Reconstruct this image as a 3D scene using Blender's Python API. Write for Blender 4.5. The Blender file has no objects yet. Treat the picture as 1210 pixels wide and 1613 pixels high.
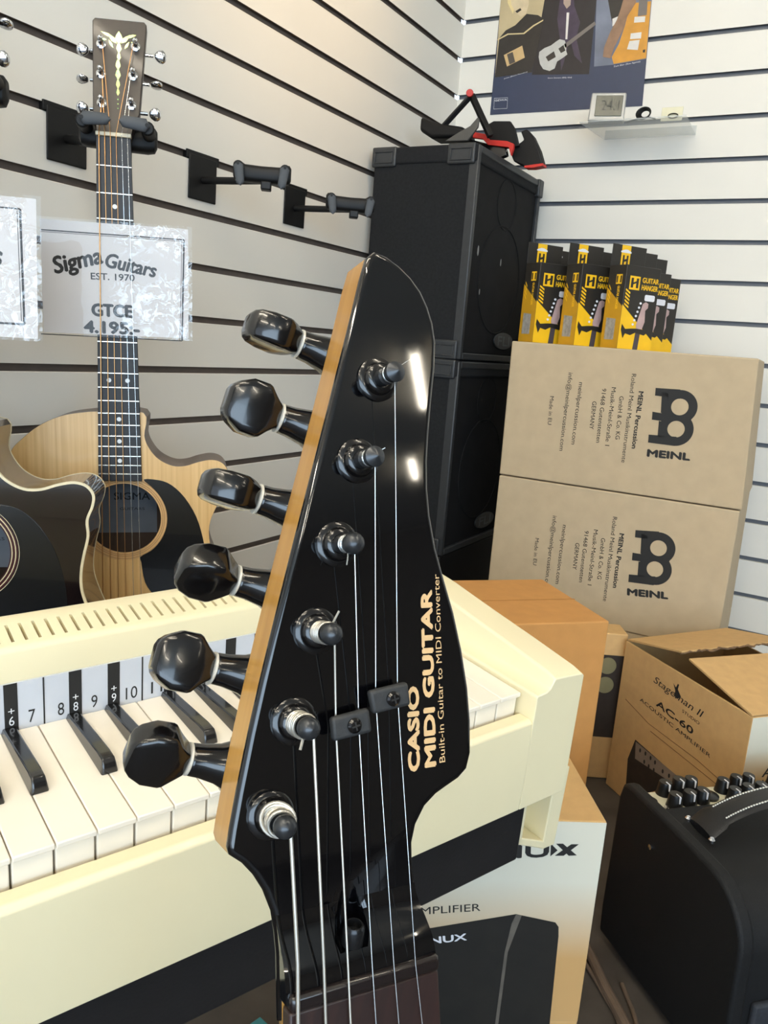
import bpy, bmesh, math, random
from mathutils import Matrix, Vector
random.seed(7)
SC = bpy.context.scene
COL = SC.collection

# ---------------------------------------------------------------- camera
cam_data = bpy.data.cameras.new('camera')
camera = bpy.data.objects.new('camera', cam_data)
COL.objects.link(camera)
SC.camera = camera
cam_data.sensor_fit = 'VERTICAL'
cam_data.sensor_height = 36.0
cam_data.lens = 36.0 * 1277.0 / 1613.0
cam_data.clip_start = 0.02
camera.matrix_world = Matrix(((0.859576, -0.168591, 0.482396, 1.105515), (0.505139, 0.137669, -0.851987, -2.182435), (0.077226, 0.976025, 0.203498, 0.820000), (0, 0, 0, 1)))

# ---------------------------------------------------------------- view, sky, lights
SC.view_settings.view_transform = 'Standard'
SC.view_settings.look = 'None'
SC.view_settings.gamma = 1.0
SC.view_settings.use_curve_mapping = False
SC.view_settings.exposure = 0.2
world = bpy.data.worlds.new('daylight_outside')
SC.world = world
world.use_nodes = True
bg = world.node_tree.nodes['Background']
bg.inputs[0].default_value = (0.74, 0.86, 1.0, 1)
bg.inputs[1].default_value = 1.5
LAMP_COLOR = (1.0, 0.90, 0.73)
LAMP_STRENGTH = 72.0

def area(name, loc, target, sx, sy, power, color):
    d = bpy.data.lights.new(name, 'AREA')
    d.shape = 'RECTANGLE'; d.size = sx; d.size_y = sy; d.energy = power; d.color = color
    o = bpy.data.objects.new(name, d); COL.objects.link(o)
    o.location = loc
    o.rotation_euler = (Vector(target) - Vector(loc)).to_track_quat('-Z', 'Y').to_euler()
    return o
# the shop-front window behind and to the right of the photographer
area('shop_window_daylight', (4.0, -5.7, 1.4), (0.6, -.6, 0.7), 4.4, 2.2, 150.0, (0.60, 0.80, 1.0))

# warm ceiling spot that washes the upper left wall
spot = bpy.data.lights.new('warm_spot', 'SPOT'); spot.energy = 48; spot.color = (1.0, .62, .24); spot.spot_size = math.radians(44); spot.spot_blend = .9; spot.shadow_soft_size = .05
spot_o = bpy.data.objects.new('warm_spot', spot); COL.objects.link(spot_o); spot_o.location = (1.0, -1.1, 2.45)
spot_o.rotation_euler = (Vector((0, -.80, 1.74))-Vector((1.0, -1.1, 2.45))).to_track_quat('-Z', 'Y').to_euler()

# ---------------------------------------------------------------- materials
MATS = {}
def srgb(h):
    h = h.lstrip('#'); v = [int(h[i:i+2], 16)/255 for i in (0, 2, 4)]
    return [c/12.92 if c <= .04045 else ((c+.055)/1.055)**2.4 for c in v]
def mat(name, hexcol, rough=.5, metal=0., coat=0., var=.06, vscale=40., bump=0., bscale=300., spec=.5, emit=None, alpha=1., trans=0., stretch=None, dark=None):
    if name in MATS: return MATS[name]
    m = bpy.data.materials.new(name); m.use_nodes = True
    nt = m.node_tree; b = nt.nodes['Principled BSDF']
    c = srgb(hexcol)
    b.inputs['Roughness'].default_value = rough
    b.inputs['Metallic'].default_value = metal
    b.inputs['Coat Weight'].default_value = coat
    b.inputs['Coat Roughness'].default_value = .04
    b.inputs['Specular IOR Level'].default_value = spec
    b.inputs['Base Color'].default_value = (*c, 1)
    tc = nt.nodes.new('ShaderNodeTexCoord')
    mp = nt.nodes.new('ShaderNodeMapping')
    nt.links.new(tc.outputs['Object'], mp.inputs['Vector'])
    if stretch: mp.inputs['Scale'].default_value = stretch
    if var:
        n = nt.nodes.new('ShaderNodeTexNoise'); n.inputs['Scale'].default_value = vscale; n.inputs['Detail'].default_value = 4
        nt.links.new(mp.outputs['Vector'], n.inputs['Vector'])
        r = nt.nodes.new('ShaderNodeValToRGB')
        e = r.color_ramp.elements
        e[0].position = .3; e[1].position = .7
        lo = srgb(dark) if dark else [v*(1-var) for v in c]
        hi = c if dark else [min(1, v*(1+var)) for v in c]
        e[0].color = (*lo, 1); e[1].color = (*hi, 1)
        nt.links.new(n.outputs['Fac'], r.inputs['Fac'])
        nt.links.new(r.outputs['Color'], b.inputs['Base Color'])
    if bump:
        n2 = nt.nodes.new('ShaderNodeTexNoise'); n2.inputs['Scale'].default_value = bscale; n2.inputs['Detail'].default_value = 3
        nt.links.new(tc.outputs['Object'], n2.inputs['Vector'])
        bp = nt.nodes.new('ShaderNodeBump'); bp.inputs['Strength'].default_value = bump; bp.inputs['Distance'].default_value = .002
        nt.links.new(n2.outputs['Fac'], bp.inputs['Height'])
        nt.links.new(bp.outputs['Normal'], b.inputs['Normal'])
    if emit:
        b.inputs['Emission Color'].default_value = (*emit[0], 1); b.inputs['Emission Strength'].default_value = emit[1]
    if trans: b.inputs['Transmission Weight'].default_value = trans
    if alpha < 1: b.inputs['Alpha'].default_value = alpha
    MATS[name] = m
    return m

# ---------------------------------------------------------------- building helpers (local units: millimetres)
U = .001
class MB:
    def __init__(s): s.bm = bmesh.new()
    def v(s, p): return s.bm.verts.new((p[0]*U, p[1]*U, p[2]*U))
    def face(s, vs):
        try: return s.bm.faces.new(vs)
        except ValueError: return None
    def hexa(s, d):
        V = {k: s.v(p) for k, p in d.items()}
        for f in (((0,0,0),(0,1,0),(1,1,0),(1,0,0)), ((0,0,1),(1,0,1),(1,1,1),(0,1,1)), ((0,0,0),(1,0,0),(1,0,1),(0,0,1)),
                  ((0,1,0),(0,1,1),(1,1,1),(1,1,0)), ((0,0,0),(0,0,1),(0,1,1),(0,1,0)), ((1,0,0),(1,1,0),(1,1,1),(1,0,1))):
            s.face([V[k] for k in f])
        return s
    def box(s, x0, x1, y0, y1, z0, z1, M=None):
        d = {}
        for i, x in enumerate((x0, x1)):
            for j, y in enumerate((y0, y1)):
                for k, z in enumerate((z0, z1)):
                    p = (x, y, z)
                    if M is not None: p = tuple(M @ Vector(p))
                    d[(i, j, k)] = p
        return s.hexa(d)
    def prism(s, pts, z0, z1, f=None):
        f = f or (lambda a, b, c: (a, b, c))
        A = [s.v(f(p[0], p[1], z0)) for p in pts]; B = [s.v(f(p[0], p[1], z1)) for p in pts]
        n = len(pts)
        s.face(A[::-1]); s.face(B)
        for i in range(n): s.face([A[i], A[(i+1) % n], B[(i+1) % n], B[i]])
        return s
    def loft(s, rings, cap=True, closed=True):
        R = [[s.v(p) for p in r] for r in rings]
        n = len(R[0])
        for a, b in zip(R, R[1:]):
            for i in range(n if closed else n-1): s.face([a[i], a[(i+1) % n], b[(i+1) % n], b[i]])
        if cap: s.face(R[0][::-1]); s.face(R[-1])
        return s
    def tube(s, path, r, n=8, cap=True, loop=False):
        P = [Vector(p) for p in path]; m = len(P)
        rr = r if isinstance(r, (list, tuple)) else [r]*m
        rings = []; prev = None
        for i in range(m):
            t = (P[(i+1) % m]-P[i-1]) if loop else (P[min(i+1, m-1)]-P[max(i-1, 0)])
            t.normalize()
            if prev is None:
                a = Vector((0, 0, 1)) if abs(t.z) < .9 else Vector((1, 0, 0))
                u = t.cross(a).normalized()
            else: u = (prev - t*prev.dot(t)).normalized()
            prev = u; w = t.cross(u)
            rings.append([tuple(P[i]+(u*math.cos(2*math.pi*k/n)+w*math.sin(2*math.pi*k/n))*rr[i]) for k in range(n)])
        if loop: rings.append(rings[0])
        s.loft(rings, cap and not loop)
        if loop: bmesh.ops.remove_doubles(s.bm, verts=s.bm.verts, dist=1e-7)
        return s
    def lathe(s, prof, o=(0, 0, 0), ax=(0, 0, 1), n=24):
        ax = Vector(ax).normalized(); a = Vector((0, 0, 1)) if abs(ax.z) < .9 else Vector((1, 0, 0))
        u = ax.cross(a).normalized(); w = ax.cross(u); o = Vector(o)
        s.loft([[tuple(o+ax*h+(u*math.cos(2*math.pi*k/n)+w*math.sin(2*math.pi*k/n))*max(r, .01)) for k in range(n)] for r, h in prof])
        return s
    def flat(s, pts, z=0, f=None):
        f = f or (lambda a, b, c: (a, b, c))
        s.face([s.v(f(p[0], p[1], z)) for p in pts]); return s
    def poly3(s, pts): s.face([s.v(p) for p in pts]); return s
    def plate(s, outer, holes, z0, z1):
        """solid sheet with holes"""
        for z, fl in ((z0, 1), (z1, 0)):
            es = []
            for lp in [outer]+holes:
                V = [s.v((p[0], p[1], z)) for p in lp]
                es += [s.bm.edges.new((V[i], V[(i+1) % len(V)])) for i in range(len(V))]
            bmesh.ops.triangle_fill(s.bm, use_beauty=True, use_dissolve=False, edges=es)
        for lp in [outer]+holes:
            A = [s.v((p[0], p[1], z0)) for p in lp]; B = [s.v((p[0], p[1], z1)) for p in lp]
            for i in range(len(lp)): s.face([A[i], A[(i+1) % len(lp)], B[(i+1) % len(lp)], B[i]])
        bmesh.ops.remove_doubles(s.bm, verts=s.bm.verts, dist=1e-6)
        return s
    def build(s, name, m, parent=None, bevel=0, seg=2, ang=35, recalc=True):
        if recalc: bmesh.ops.recalc_face_normals(s.bm, faces=s.bm.faces)
        me = bpy.data.meshes.new(name); s.bm.to_mesh(me); s.bm.free()
        me.materials.append(m)
        if ang:
            me.polygons.foreach_set('use_smooth', [True]*len(me.polygons))
            me.set_sharp_from_angle(angle=math.radians(ang))
        o = bpy.data.objects.new(name, me); COL.objects.link(o)
        if parent is not None: o.parent = parent
        if bevel:
            b = o.modifiers.new('bevel', 'BEVEL'); b.width = bevel*U; b.segments = seg; b.limit_method = 'ANGLE'; b.angle_limit = math.radians(30)
            b.harden_normals = False
        return o

def tag(o, label=None, cat=None, group=None, kind=None):
    for k, v in (('label', label), ('category', cat), ('group', group), ('kind', kind)):
        if v: o[k] = v
    return o
def thing(name, frame, label, cat, group=None):
    o = bpy.data.objects.new(name, None); COL.objects.link(o); o.empty_display_size = .05
    O, M = frame
    o.matrix_world = Matrix.Translation(O) @ Matrix(M).to_4x4()
    return tag(o, label, cat, group)
I3 = ((1, 0, 0), (0, 1, 0), (0, 0, 1))
def rotz(deg): c, s = math.cos(math.radians(deg)), math.sin(math.radians(deg)); return ((c, -s, 0), (s, c, 0), (0, 0, 1))
def frame_at(frame, off):
    """frame moved by a local offset in mm"""
    O, M = frame
    o = Vector(O) + Matrix(M) @ (Vector(off)*U)
    return (tuple(o), M)
def copy_tree(o, parent=None):
    c = o.copy(); COL.objects.link(c)
    if parent is not None: c.parent = parent
    for ch in list(o.children): copy_tree(ch, c)
    return c
def circle(cx, cy, r, n=32, r2=None, a0=0, a1=360):
    k = n if a1-a0 == 360 else n-1
    return [(cx+r*math.cos(math.radians(a0+(a1-a0)*i/k)), cy+(r2 or r)*math.sin(math.radians(a0+(a1-a0)*i/k))) for i in range(n)]
def lettering(parent, s, a, b, cap, m, nrm, bold=0., depth=.12, shear=0., space=1., name='lettering', lift=.15):
    """raised print: baseline runs a -> b (local mm), capital height cap, facing nrm"""
    cu = bpy.data.curves.new(name, 'FONT'); cu.body = s; cu.size = 1; cu.shear = shear; cu.space_character = space
    cu.resolution_u = 3
    t = bpy.data.objects.new(name, cu); COL.objects.link(t)
    bpy.context.view_layer.update()
    dg = bpy.context.evaluated_depsgraph_get()
    me = bpy.data.meshes.new_from_object(t.evaluated_get(dg))
    bpy.data.objects.remove(t)
    xs = [v.co.x for v in me.vertices]; x0, x1 = min(xs), max(xs)
    a, b, nrm = Vector(a), Vector(b), Vector(nrm).normalized()
    X = b-a; W = X.length; X.normalize(); nrm = (nrm - X*nrm.dot(X)).normalized(); Y = nrm.cross(X)
    sx = W/(x1-x0); sy = cap/.70
    for v in me.vertices:
        p = a + X*((v.co.x-x0)*sx) + Y*(v.co.y*sy) + nrm*lift
        v.co = p*U
    if bold:
        bm = bmesh.new(); bm.from_mesh(me); src = bm.verts[:] + bm.edges[:] + bm.faces[:]
        for i, (ox, oy) in enumerate(((-1, 0), (1, 0), (0, -.8), (0, .8), (-.7, .6), (.7, -.6))):
            g_ = bmesh.ops.duplicate(bm, geom=src); d_ = (X*(ox*bold*1.0) + Y*(oy*bold))*sy*U + nrm*(.004*(i+1)*U)
            for v in [e for e in g_['geom'] if isinstance(e, bmesh.types.BMVert)]: v.co += d_
        bm.to_mesh(me); bm.free()
    me.materials.append(m); me.name = name
    o = bpy.data.objects.new(name, me); COL.objects.link(o); o.parent = parent
    return o
def lerp(a, b, t): return tuple(x+(y-x)*t for x, y in zip(a, b))
def smooth_path(P, n=6, loop=False):
    """Catmull-Rom through the points"""
    P = [Vector(p) for p in P]; out = []; m = len(P)
    for i in range(m if loop else m-1):
        g = (lambda k: P[k % m]) if loop else (lambda k: P[max(0, min(m-1, k))])
        p0, p1, p2, p3 = g(i-1), g(i), g(i+1), g(i+2)
        for k in range(n):
            t = k/n
            out.append(tuple(.5*((2*p1)+(p2-p0)*t+(2*p0-5*p1+4*p2-p3)*t*t+(3*p1-p0-3*p2+p3)*t**3)))
    if not loop: out.append(tuple(P[-1]))
    return out

white_slat = mat('white_slatwall', '#e0dcd3', .42, var=.02, vscale=3)
black_satin = mat('black_satin', '#0d0d0e', .5, spec=.3, var=.1)
black_gloss = mat('black_gloss_plastic', '#0b0a0b', .16, coat=.3, var=.25, vscale=90)
chrome = mat('chrome', '#d9dbe0', .08, metal=1, var=.03)
ink = mat('black_ink', '#1c1b1a', .7, var=.05)
kraft = mat('kraft_cardboard', '#c6a06a', .75, var=.05, vscale=60, bump=.08, bscale=500)

# ---------------------------------------------------------------- room
def slat_wall(name, span, axis, n, m, core):
    """horizontal slatwall boards with undercut grooves, face on the plane axis = 0"""
    mb = MB(); P = 95.0; LIP = 12.0 if axis == 'x' else 11.0
    base = Z_GROOVE*1000 - P*(n-5)
    prof = [(0, 0)]
    for k in range(n):
        g = base + k*P
        prof += [(0, g-LIP-1.5), (-1.5, g-LIP), (-10, g-LIP), (-10, g+8), (-5, g+8), (-5, g), (0, g)]
    prof.append((0, 2650))
    f = (lambda d, z, c: (d, c, z)) if axis == 'x' else (lambda d, z, c: (c, -d, z))
    A = [mb.v(f(*p, span[0])) for p in prof]; B = [mb.v(f(*p, span[1])) for p in prof]
    for i in range(len(prof)-1): mb.face([A[i], B[i], B[i+1], A[i+1]])
    # solid board behind the grooves
    d0, d1 = -40, -10.5
    if axis == 'x': mb.box(d0, d1, span[0], span[1], 0, 2650)
    else: mb.box(span[0], span[1], -d1, -d0, 0, 2650)
    o = mb.build(name, m, ang=20, recalc=False)
    o.data.materials.append(core)
    for i, q in enumerate(o.data.polygons):
        if i < len(prof)-1 and i % 7 in ((2, 3, 4, 5, 6) if axis == 'x' else (3, 4, 5, 6)): q.material_index = 1
    return tag(o, kind='structure')
Z_GROOVE = 1.5074
slat_wall('wall_left', (-4500, 0), 'x', 23, white_slat, mat('slat_core_brown', '#63574e', .8, var=.1))
slat_wall('wall_back', (0, 4500), 'y', 23, white_slat, mat('slat_core_grey', '#5f6268', .5, var=.05))
floor_mat = mat('grey_floor', '#4a443e', .6, var=.25, vscale=14)
ceiling_mat = mat('ceiling_white', '#cfcac0', .8, var=.03, vscale=4)
wall_mat = mat('painted_wall', '#8d857a', .8, var=.04, vscale=4)
tag(MB().box(-60, 8000, -6000, 60, -40, 0).build('floor', floor_mat, ang=0), kind='structure')
tag(MB().box(-60, 8000, -6000, 60, 2650, 2690).build('ceiling', ceiling_mat, ang=0), kind='structure')
tag(MB().box(8000, 8040, -6000, 60, 0, 2650).build('wall_right', wall_mat, ang=0), kind='structure')
tag(MB().box(4500, 8000, 10, 50, 0, 2650).build('wall_back_plain', wall_mat, ang=0), kind='structure')
tag(MB().box(-60, 0, -6000, -4500, 0, 2650).build('wall_left_plain', wall_mat, ang=0), kind='structure')
# ceiling tube lamps parallel to the back wall, most added for light
tube_glow = mat('lit_tube', '#fff4e0', .4, var=0, emit=(LAMP_COLOR, LAMP_STRENGTH))
lamp_white = mat('lamp_housing', '#d8d8d4', .5)
def lamp(x, y, ln, label):
    t = thing('ceiling_lamp', ((x, y, 2.65), I3), label, 'lamp', 'ceiling tube lamps')
    MB().box(-ln/2, ln/2, -30, 30, -35, 0).build('housing', lamp_white, t, 3)
    MB().tube([(-ln/2+15, 0, -48), (ln/2-15, 0, -48)], 13, 12).build('tube', tube_glow, t)
    for s in (-1, 1): MB().box(s*(ln/2-8)-7, s*(ln/2-8)+7, -14, 14, -62, -34).build('end_cap', lamp_white, t, 2)
for x, y, ln in ((4.85, -1.91, 740), (6.25, -2.06, 480), (1.5, -2.9, 1400), (.8, -2.5, 1400), (1.5, -4.5, 1400), (3.3, -4.5, 1400), (5.2, -3.7, 1400), (2.4, -1.7, 1400), (.75, -3.7, 1400)):  # first two read off reflections, the rest added to brighten the room
    lamp(x, y, ln, 'white ceiling tube lamp lit warm, unseen, most of its group added for light')

# ---------------------------------------------------------------- loudspeaker cabinets in the corner
cab_black = mat('cabinet_black_carpet', '#1d1e20', .9, spec=.25, var=.18, vscale=160, bump=.5, bscale=900)
cab_trim = mat('cabinet_plastic_corner', '#2b2d2f', .45, var=.12, vscale=60, bump=.1)
cab_grille = mat('grille_black', '#0f0f11', .8, spec=.25, var=.35, vscale=26, bump=.35, bscale=1500)
badge_grey = mat('badge_grey', '#5d6168', .4, metal=.4)
scuff = mat('white_scuff', '#8a8a88', .8)
def cabinet(z, label, w=271, d=404, h=468, marks=()):
    # local x = outwards from the left wall (0..w), y = along the wall, z up ; the grille faces +x
    t = thing('speaker_cabinet', ((.0205, -.446, z), I3), label, 'loudspeaker', 'stacked loudspeaker cabinets')
    MB().box(0, w-16, 0, d, 0, h).build('cabinet', cab_black, t, 6, 3)
    # frame around the grille
    mb = MB()
    mb.box(w-24, w, 0, 14, 0, h); mb.box(w-24, w, d-14, d, 0, h); mb.box(w-24, w, 14, d-14, 0, 16); mb.box(w-24, w, 14, d-14, h-16, h)
    mb.build('front_frame', cab_trim, t, 3)
    g = MB().box(w-16, w-8, 14, d-14, 16, h-16).build('grille', cab_grille, t, 2)
    r = MB(); r.tube([(w-8, y_, z_) for y_, z_ in circle(d/2, h*.42, 128, 48)], 2, 8, loop=True); r.build('speaker_ring', cab_grille, g)
    r = MB(); r.tube([(w-8, y_, z_) for y_, z_ in circle(d/2, h*.80, 58, 40)], 1.6, 8, loop=True); r.build('speaker_ring', cab_grille, g)
    mb = MB().box(-2, w-3, -4, d+4, h-36, h+2); mb.build('top_trim', cab_black, t, 5, 3)
    for zz in (0, h-40):
        for x0, x1 in ((-3, 62), (w-76, w-8)):
            mb = MB(); mb.box(x0, x1, -7, 26, zz-1, zz+43)
            c = mb.build('corner_protector', cab_trim, t, 4, 3)
            mb = MB()
            for a, b_, c_, d_ in ((x0+8, x1-8, zz+6, zz+9), (x0+8, x1-8, zz+30, zz+33), (x0+8, x0+11, zz+9, zz+30), (x1-11, x1-8, zz+9, zz+30)):
                mb.box(a, b_, -9.5, -6, c_, d_)
            mb.build('rib', cab_trim, c, 1)
        for y0 in (d-26, ):
            MB().box(w-30, w+4, y0, d+5, zz-1, zz+43).build('corner_protector', cab_trim, t, 4, 3)
    mb = MB(); mb.prism([(w-9+0*a, 0) for a in ()] or [(p[0], p[1]) for p in circle(260, 52, 62, 28, 21)], w-7, w-3, lambda a, b_, c: (c, a, b_))
    bd = mb.build('badge', mat('badge_dark', '#23282c', .35, coat=.3), t, 1)
    lettering(bd, 'FLI', (w-3, 222, 40), (w-3, 298, 40), 24, badge_grey, (1, 0, 0), bold=.02)
    for (y_, z_, s_) in marks:
        MB().prism([(y_+p[0], z_+p[1]) for p in circle(0, 0, s_*.35, 7, s_)], w-8.2, w-7.6, lambda a, b_, c: (c, a, b_)).build('scuff', scuff, g)
cabinet(.796, 'upper black loudspeaker cabinet standing in the wall corner, folded stand on it', marks=((60, 250, 12), (200, 240, 9), (90, 160, 7)))
cabinet(.3235, 'lower black loudspeaker cabinet, directly under the top one and mostly hidden')
plinth = MB().box(0, 290, -450, -30, 0, 322.5).build('plinth', black_satin, None, 3)
tag(plinth, 'black box plinth under the two stacked loudspeaker cabinets', 'plinth')

# ---------------------------------------------------------------- folded guitar stand on the top cabinet
red_rub = mat('red_rubber', '#c0271d', .5)
stand_grey = mat('grey_strap', '#4d4b47', .55)
t = thing('folding_stand', ((.15, -.30, 1.2665), I3), 'black and red folded guitar stand lying on the top loudspeaker cabinet', 'guitar stand')
ST = lambda *p: [(q[0]-150, q[1]+300, q[2]-1266.5) for q in p]
# A-frame, in a plane facing the camera
P = ST(*[(203,-330,1401.2),(144.3,-330,1345.2),(159.9,-330,1340),(248.1,-330,1329.4),(225.8,-330,1326.5),(195.1,-330,1399)])
for i, (q, w_) in enumerate(((P[1], 8), (P[3], 9))):
    mb = MB(); mb.tube([P[0], q, (q[0]+(q[0]-P[0][0])*.3, q[1], q[2]+(q[2]-P[0][2])*.3)], w_, 4)
    mb.build('frame_leg', black_satin, t, 1.5)
mb = MB(); q = P[0]; mb.tube([(q[0]-14, q[1]+22, q[2]+2), (P[1][0]-20, P[1][1]+26, P[1][2])], 6, 4); mb.build('frame_leg', black_satin, t, 1)
MB().lathe([(8.5, 0), (8.5, 6), (7.5, 8)], (q[0], q[1]-10, q[2]+1), (.35, -.93, -.1), 20).build('hinge_cap', red_rub, t)
B = ST(*[(75.8,-300,1361.1),(122.8,-300,1344),(192,-300,1331.6),(202.8,-300,1308.3),(109,-300,1310),(75.4,-300,1329.1)])
mb = MB(); mb.prism([(p[0], p[2]) for p in B], -40, 25, lambda a, b, c: (a, c, b)); mb.build('foam_block', black_satin, t, 8, 3)
B = ST(*[(213.6,-270,1346.3),(238.8,-270,1357.6),(281.3,-270,1355.1),(296.2,-270,1337.4),(310.3,-270,1298.9),(233.4,-270,1288.1)])
mb = MB(); mb.prism([(p[0], p[2]) for p in B], -2, 6, lambda a, b, c: (a, c+30, b)); mb.build('side_plate', black_satin, t, 1.5)
B = ST(*[(201,-290,1329.3),(231.5,-290,1323.4),(242.8,-290,1310.1),(288.7,-290,1305.1),(305.4,-290,1298.7),(306.6,-290,1288.9),(302.1,-290,1272.3),(295.2,-290,1290.8),(240.8,-290,1298.9),(226.1,-290,1312.3),(199.1,-290,1316.5)])
mb = MB(); mb.prism([(p[0], p[2]) for p in B], -6, 4, lambda a, b, c: (a, c+10, b)); mb.build('red_trim', red_rub, t, 1)
B = ST(*[(190.1,-270,1316),(282.2,-270,1291.7),(287.3,-270,1275.9),(268.5,-270,1269.5),(208.7,-270,1300.7)])
mb = MB(); mb.prism([(p[0], p[2]) for p in B], -6, 10, lambda a, b, c: (a, c+20, b)); mb.build('cradle_block', black_gloss, t, 1.5)
B = ST(*[(306.6,-250,1333.4),(320.3,-250,1338.3),(338.2,-250,1321.9),(357.8,-250,1290.1),(371.1,-250,1258.7),(327.3,-250,1253.1),(296.6,-250,1267.1),(284.1,-250,1290.4),(304.9,-250,1306.6),(316.8,-250,1314.5)])
mb = MB(); mb.prism([(p[0], p[2]) for p in B], -12, 12, lambda a, b, c: (a, c+50, b)); hk = mb.build('cradle_arm', black_satin, t, 3)
B = ST(*[(370.9,-250,1260.1),(371.6,-250,1254.4),(346.7,-250,1251),(325.9,-250,1251.7),(325.4,-250,1256)])
mb = MB(); mb.prism([(p[0], p[2]) for p in B], -13, 13, lambda a, b, c: (a, c+50, b)); mb.build('edge_rubber', red_rub, hk)
B = ST(*[(232.4,-350,1347.2),(236.2,-350,1341.5),(234.8,-350,1325.2),(211.9,-350,1297.4),(152.1,-350,1299),(186.9,-350,1316.8),(215,-350,1329.1)])
mb = MB(); mb.prism([(p[0], p[2]) for p in B], -3, 3, lambda a, b, c: (a, c-45, b)); mb.build('strap', stand_grey, t, 1)

# ---------------------------------------------------------------- poster, shelf and thermometer on the back wall
poster_blue = mat('poster_blue', '#2a3550', .3, var=.05)
def wallpic(name, pts, m, parent, lift, z=None):
    return MB().prism([(p[0], p[2]) for p in pts], lift, lift-.25, lambda a, b, c: (a-300, -c, b-1470)).build(name, m, parent, ang=0)
t = thing('poster', ((.3, -.0008, 1.47), I3), 'dark blue poster with three guitarists hung on the back slatwall', 'poster')
PO = lambda pts: pts
wallpic('sheet', [(103.7,-1,1450.2),(515,-1,1444.8),(504.2,-1,1684.9),(499.5,-1,1823.5),(105.3,-1,1869.8),(102.9,-1,1734.3)], poster_blue, t, .4)
a_ = wallpic('picture', [(103.1,-1,1780),(226.4,-1,1763.6),(226.7,-1,1719.1),(212.7,-1,1547.7),(108,-1,1544),(102.9,-1,1734.3)], mat('poster_sepia', '#b9a884', .3, var=.15, vscale=12), t, .8)
wallpic('jacket', [(109.9,-1,1641.1),(126.2,-1,1657.9),(152.1,-1,1667.4),(181.3,-1,1691.5),(213.6,-1,1684.7),(230.6,-1,1673.8),(212.7,-1,1547.7),(108,-1,1544)], mat('poster_black', '#221e1c', .3, var=.2), a_, 1.1)
wallpic('hair', [(115.9,-1,1778.2),(123.9,-1,1724.1),(141.6,-1,1696.1),(146.7,-1,1713.7),(139.5,-1,1775.1)], mat('poster_blond', '#d8c48e', .3), a_, 1.1)
wallpic('face', [(124,-1,1769.6),(135.4,-1,1718.1),(150.3,-1,1698.1),(166,-1,1685.7),(179.5,-1,1691.7),(184.1,-1,1712.3),(178,-1,1762.5)], mat('poster_skin_pale', '#cbb998', .3, var=.12), a_, 1.35)
wallpic('mouth', [(148.1,-1,1701.4),(161.7,-1,1707.4),(165.8,-1,1702.4),(154.1,-1,1696.2)], mat('poster_black', '#221e1c'), a_, 1.6)
wallpic('guitar_edge', [(104.7,-1,1638.5),(132.6,-1,1649.5),(177.8,-1,1646.3),(202.4,-1,1661.8),(229,-1,1672.4),(229.4,-1,1669.4),(204.6,-1,1658.6),(180,-1,1643),(134.8,-1,1646.2),(105,-1,1635.3)], mat('poster_cream', '#cdb98a', .3), a_, 1.35)
wallpic('pickup', [(127.7,-1,1597.3),(177.9,-1,1615.6),(188.6,-1,1585.4),(140.2,-1,1568)], mat('poster_tan', '#c7a877', .3), a_, 1.35)
wallpic('strings', [(136.8,-1,1598),(152.5,-1,1602.7),(162.8,-1,1576.9),(147,-1,1572.1)], mat('poster_grey', '#4b443d', .3), a_, 1.6)
a_ = wallpic('picture', [(226.4,-1,1763.6),(364.8,-1,1745.2),(365.7,-1,1701.9),(368.8,-1,1529.9),(213.4,-1,1541.5),(226.7,-1,1719.1)], mat('poster_night', '#16131a', .3, var=.2), t, .8)
wallpic('person', [(269.7,-1,1743.2),(300.2,-1,1739.2),(309.3,-1,1694.2),(329.3,-1,1655.2),(324,-1,1618.9),(347,-1,1557.2),(324.4,-1,1577.2),(307.1,-1,1620.6),(297.7,-1,1561.6),(293.1,-1,1543.9),(279.7,-1,1623.5),(267.1,-1,1669.6)], mat('poster_purple', '#3a2e44', .3, var=.2), a_, 1.1)
wallpic('shirt', [(290.9,-1,1681.7),(297.7,-1,1680.9),(300.6,-1,1618.3),(295.5,-1,1618.9)], mat('poster_white', '#d6d2cc', .3), a_, 1.35)
wallpic('face', [(275.7,-1,1735.1),(297.8,-1,1732.2),(298.8,-1,1698.4),(289.7,-1,1690.7),(279.7,-1,1703.7)], mat('poster_skin_dim', '#a38f82', .3), a_, 1.35)
g_ = wallpic('guitar_body', [(227.7,-1,1583.2),(228,-1,1595.4),(241,-1,1603.3),(257.7,-1,1607.7),(270.4,-1,1615.4),(280,-1,1620.4),(294.2,-1,1616),(300.8,-1,1603.4),(300.7,-1,1591.4),(305.3,-1,1582),(292.7,-1,1574.1),(279.8,-1,1567.8),(275,-1,1551.5),(261.8,-1,1546.6),(243.7,-1,1552.7),(233.4,-1,1565.9)], mat('poster_silver', '#b8b7b2', .3, var=.1), a_, 1.4)
wallpic('guitar_neck', [(293.6,-1,1607.1),(367.4,-1,1652.4),(371.7,-1,1644.7),(298.2,-1,1597.7)], mat('poster_neck', '#6b6460', .3), a_, 1.4)
wallpic('pickup', [(247.1,-1,1581.4),(268.1,-1,1593.1),(275,-1,1578.8),(255.5,-1,1570)], mat('poster_black', '#221e1c'), a_, 1.65)
wallpic('pickup', [(279.5,-1,1598),(292.1,-1,1605.7),(299,-1,1591.6),(287.7,-1,1586.7)], mat('poster_black', '#221e1c'), a_, 1.65)
a_ = wallpic('picture', [(364.8,-1,1745.2),(504.4,-1,1726.6),(504.2,-1,1684.9),(509.2,-1,1552.6),(429.9,-1,1546.8),(379.7,-1,1546.8),(365.7,-1,1701.9)], mat('poster_denim', '#6c7384', .3, var=.25, vscale=14), t, .8)
wallpic('shirt', [(395.1,-1,1698.3),(435.3,-1,1693.4),(435.4,-1,1657.7),(416.9,-1,1631)], mat('poster_black', '#221e1c'), a_, 1.1)
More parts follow.
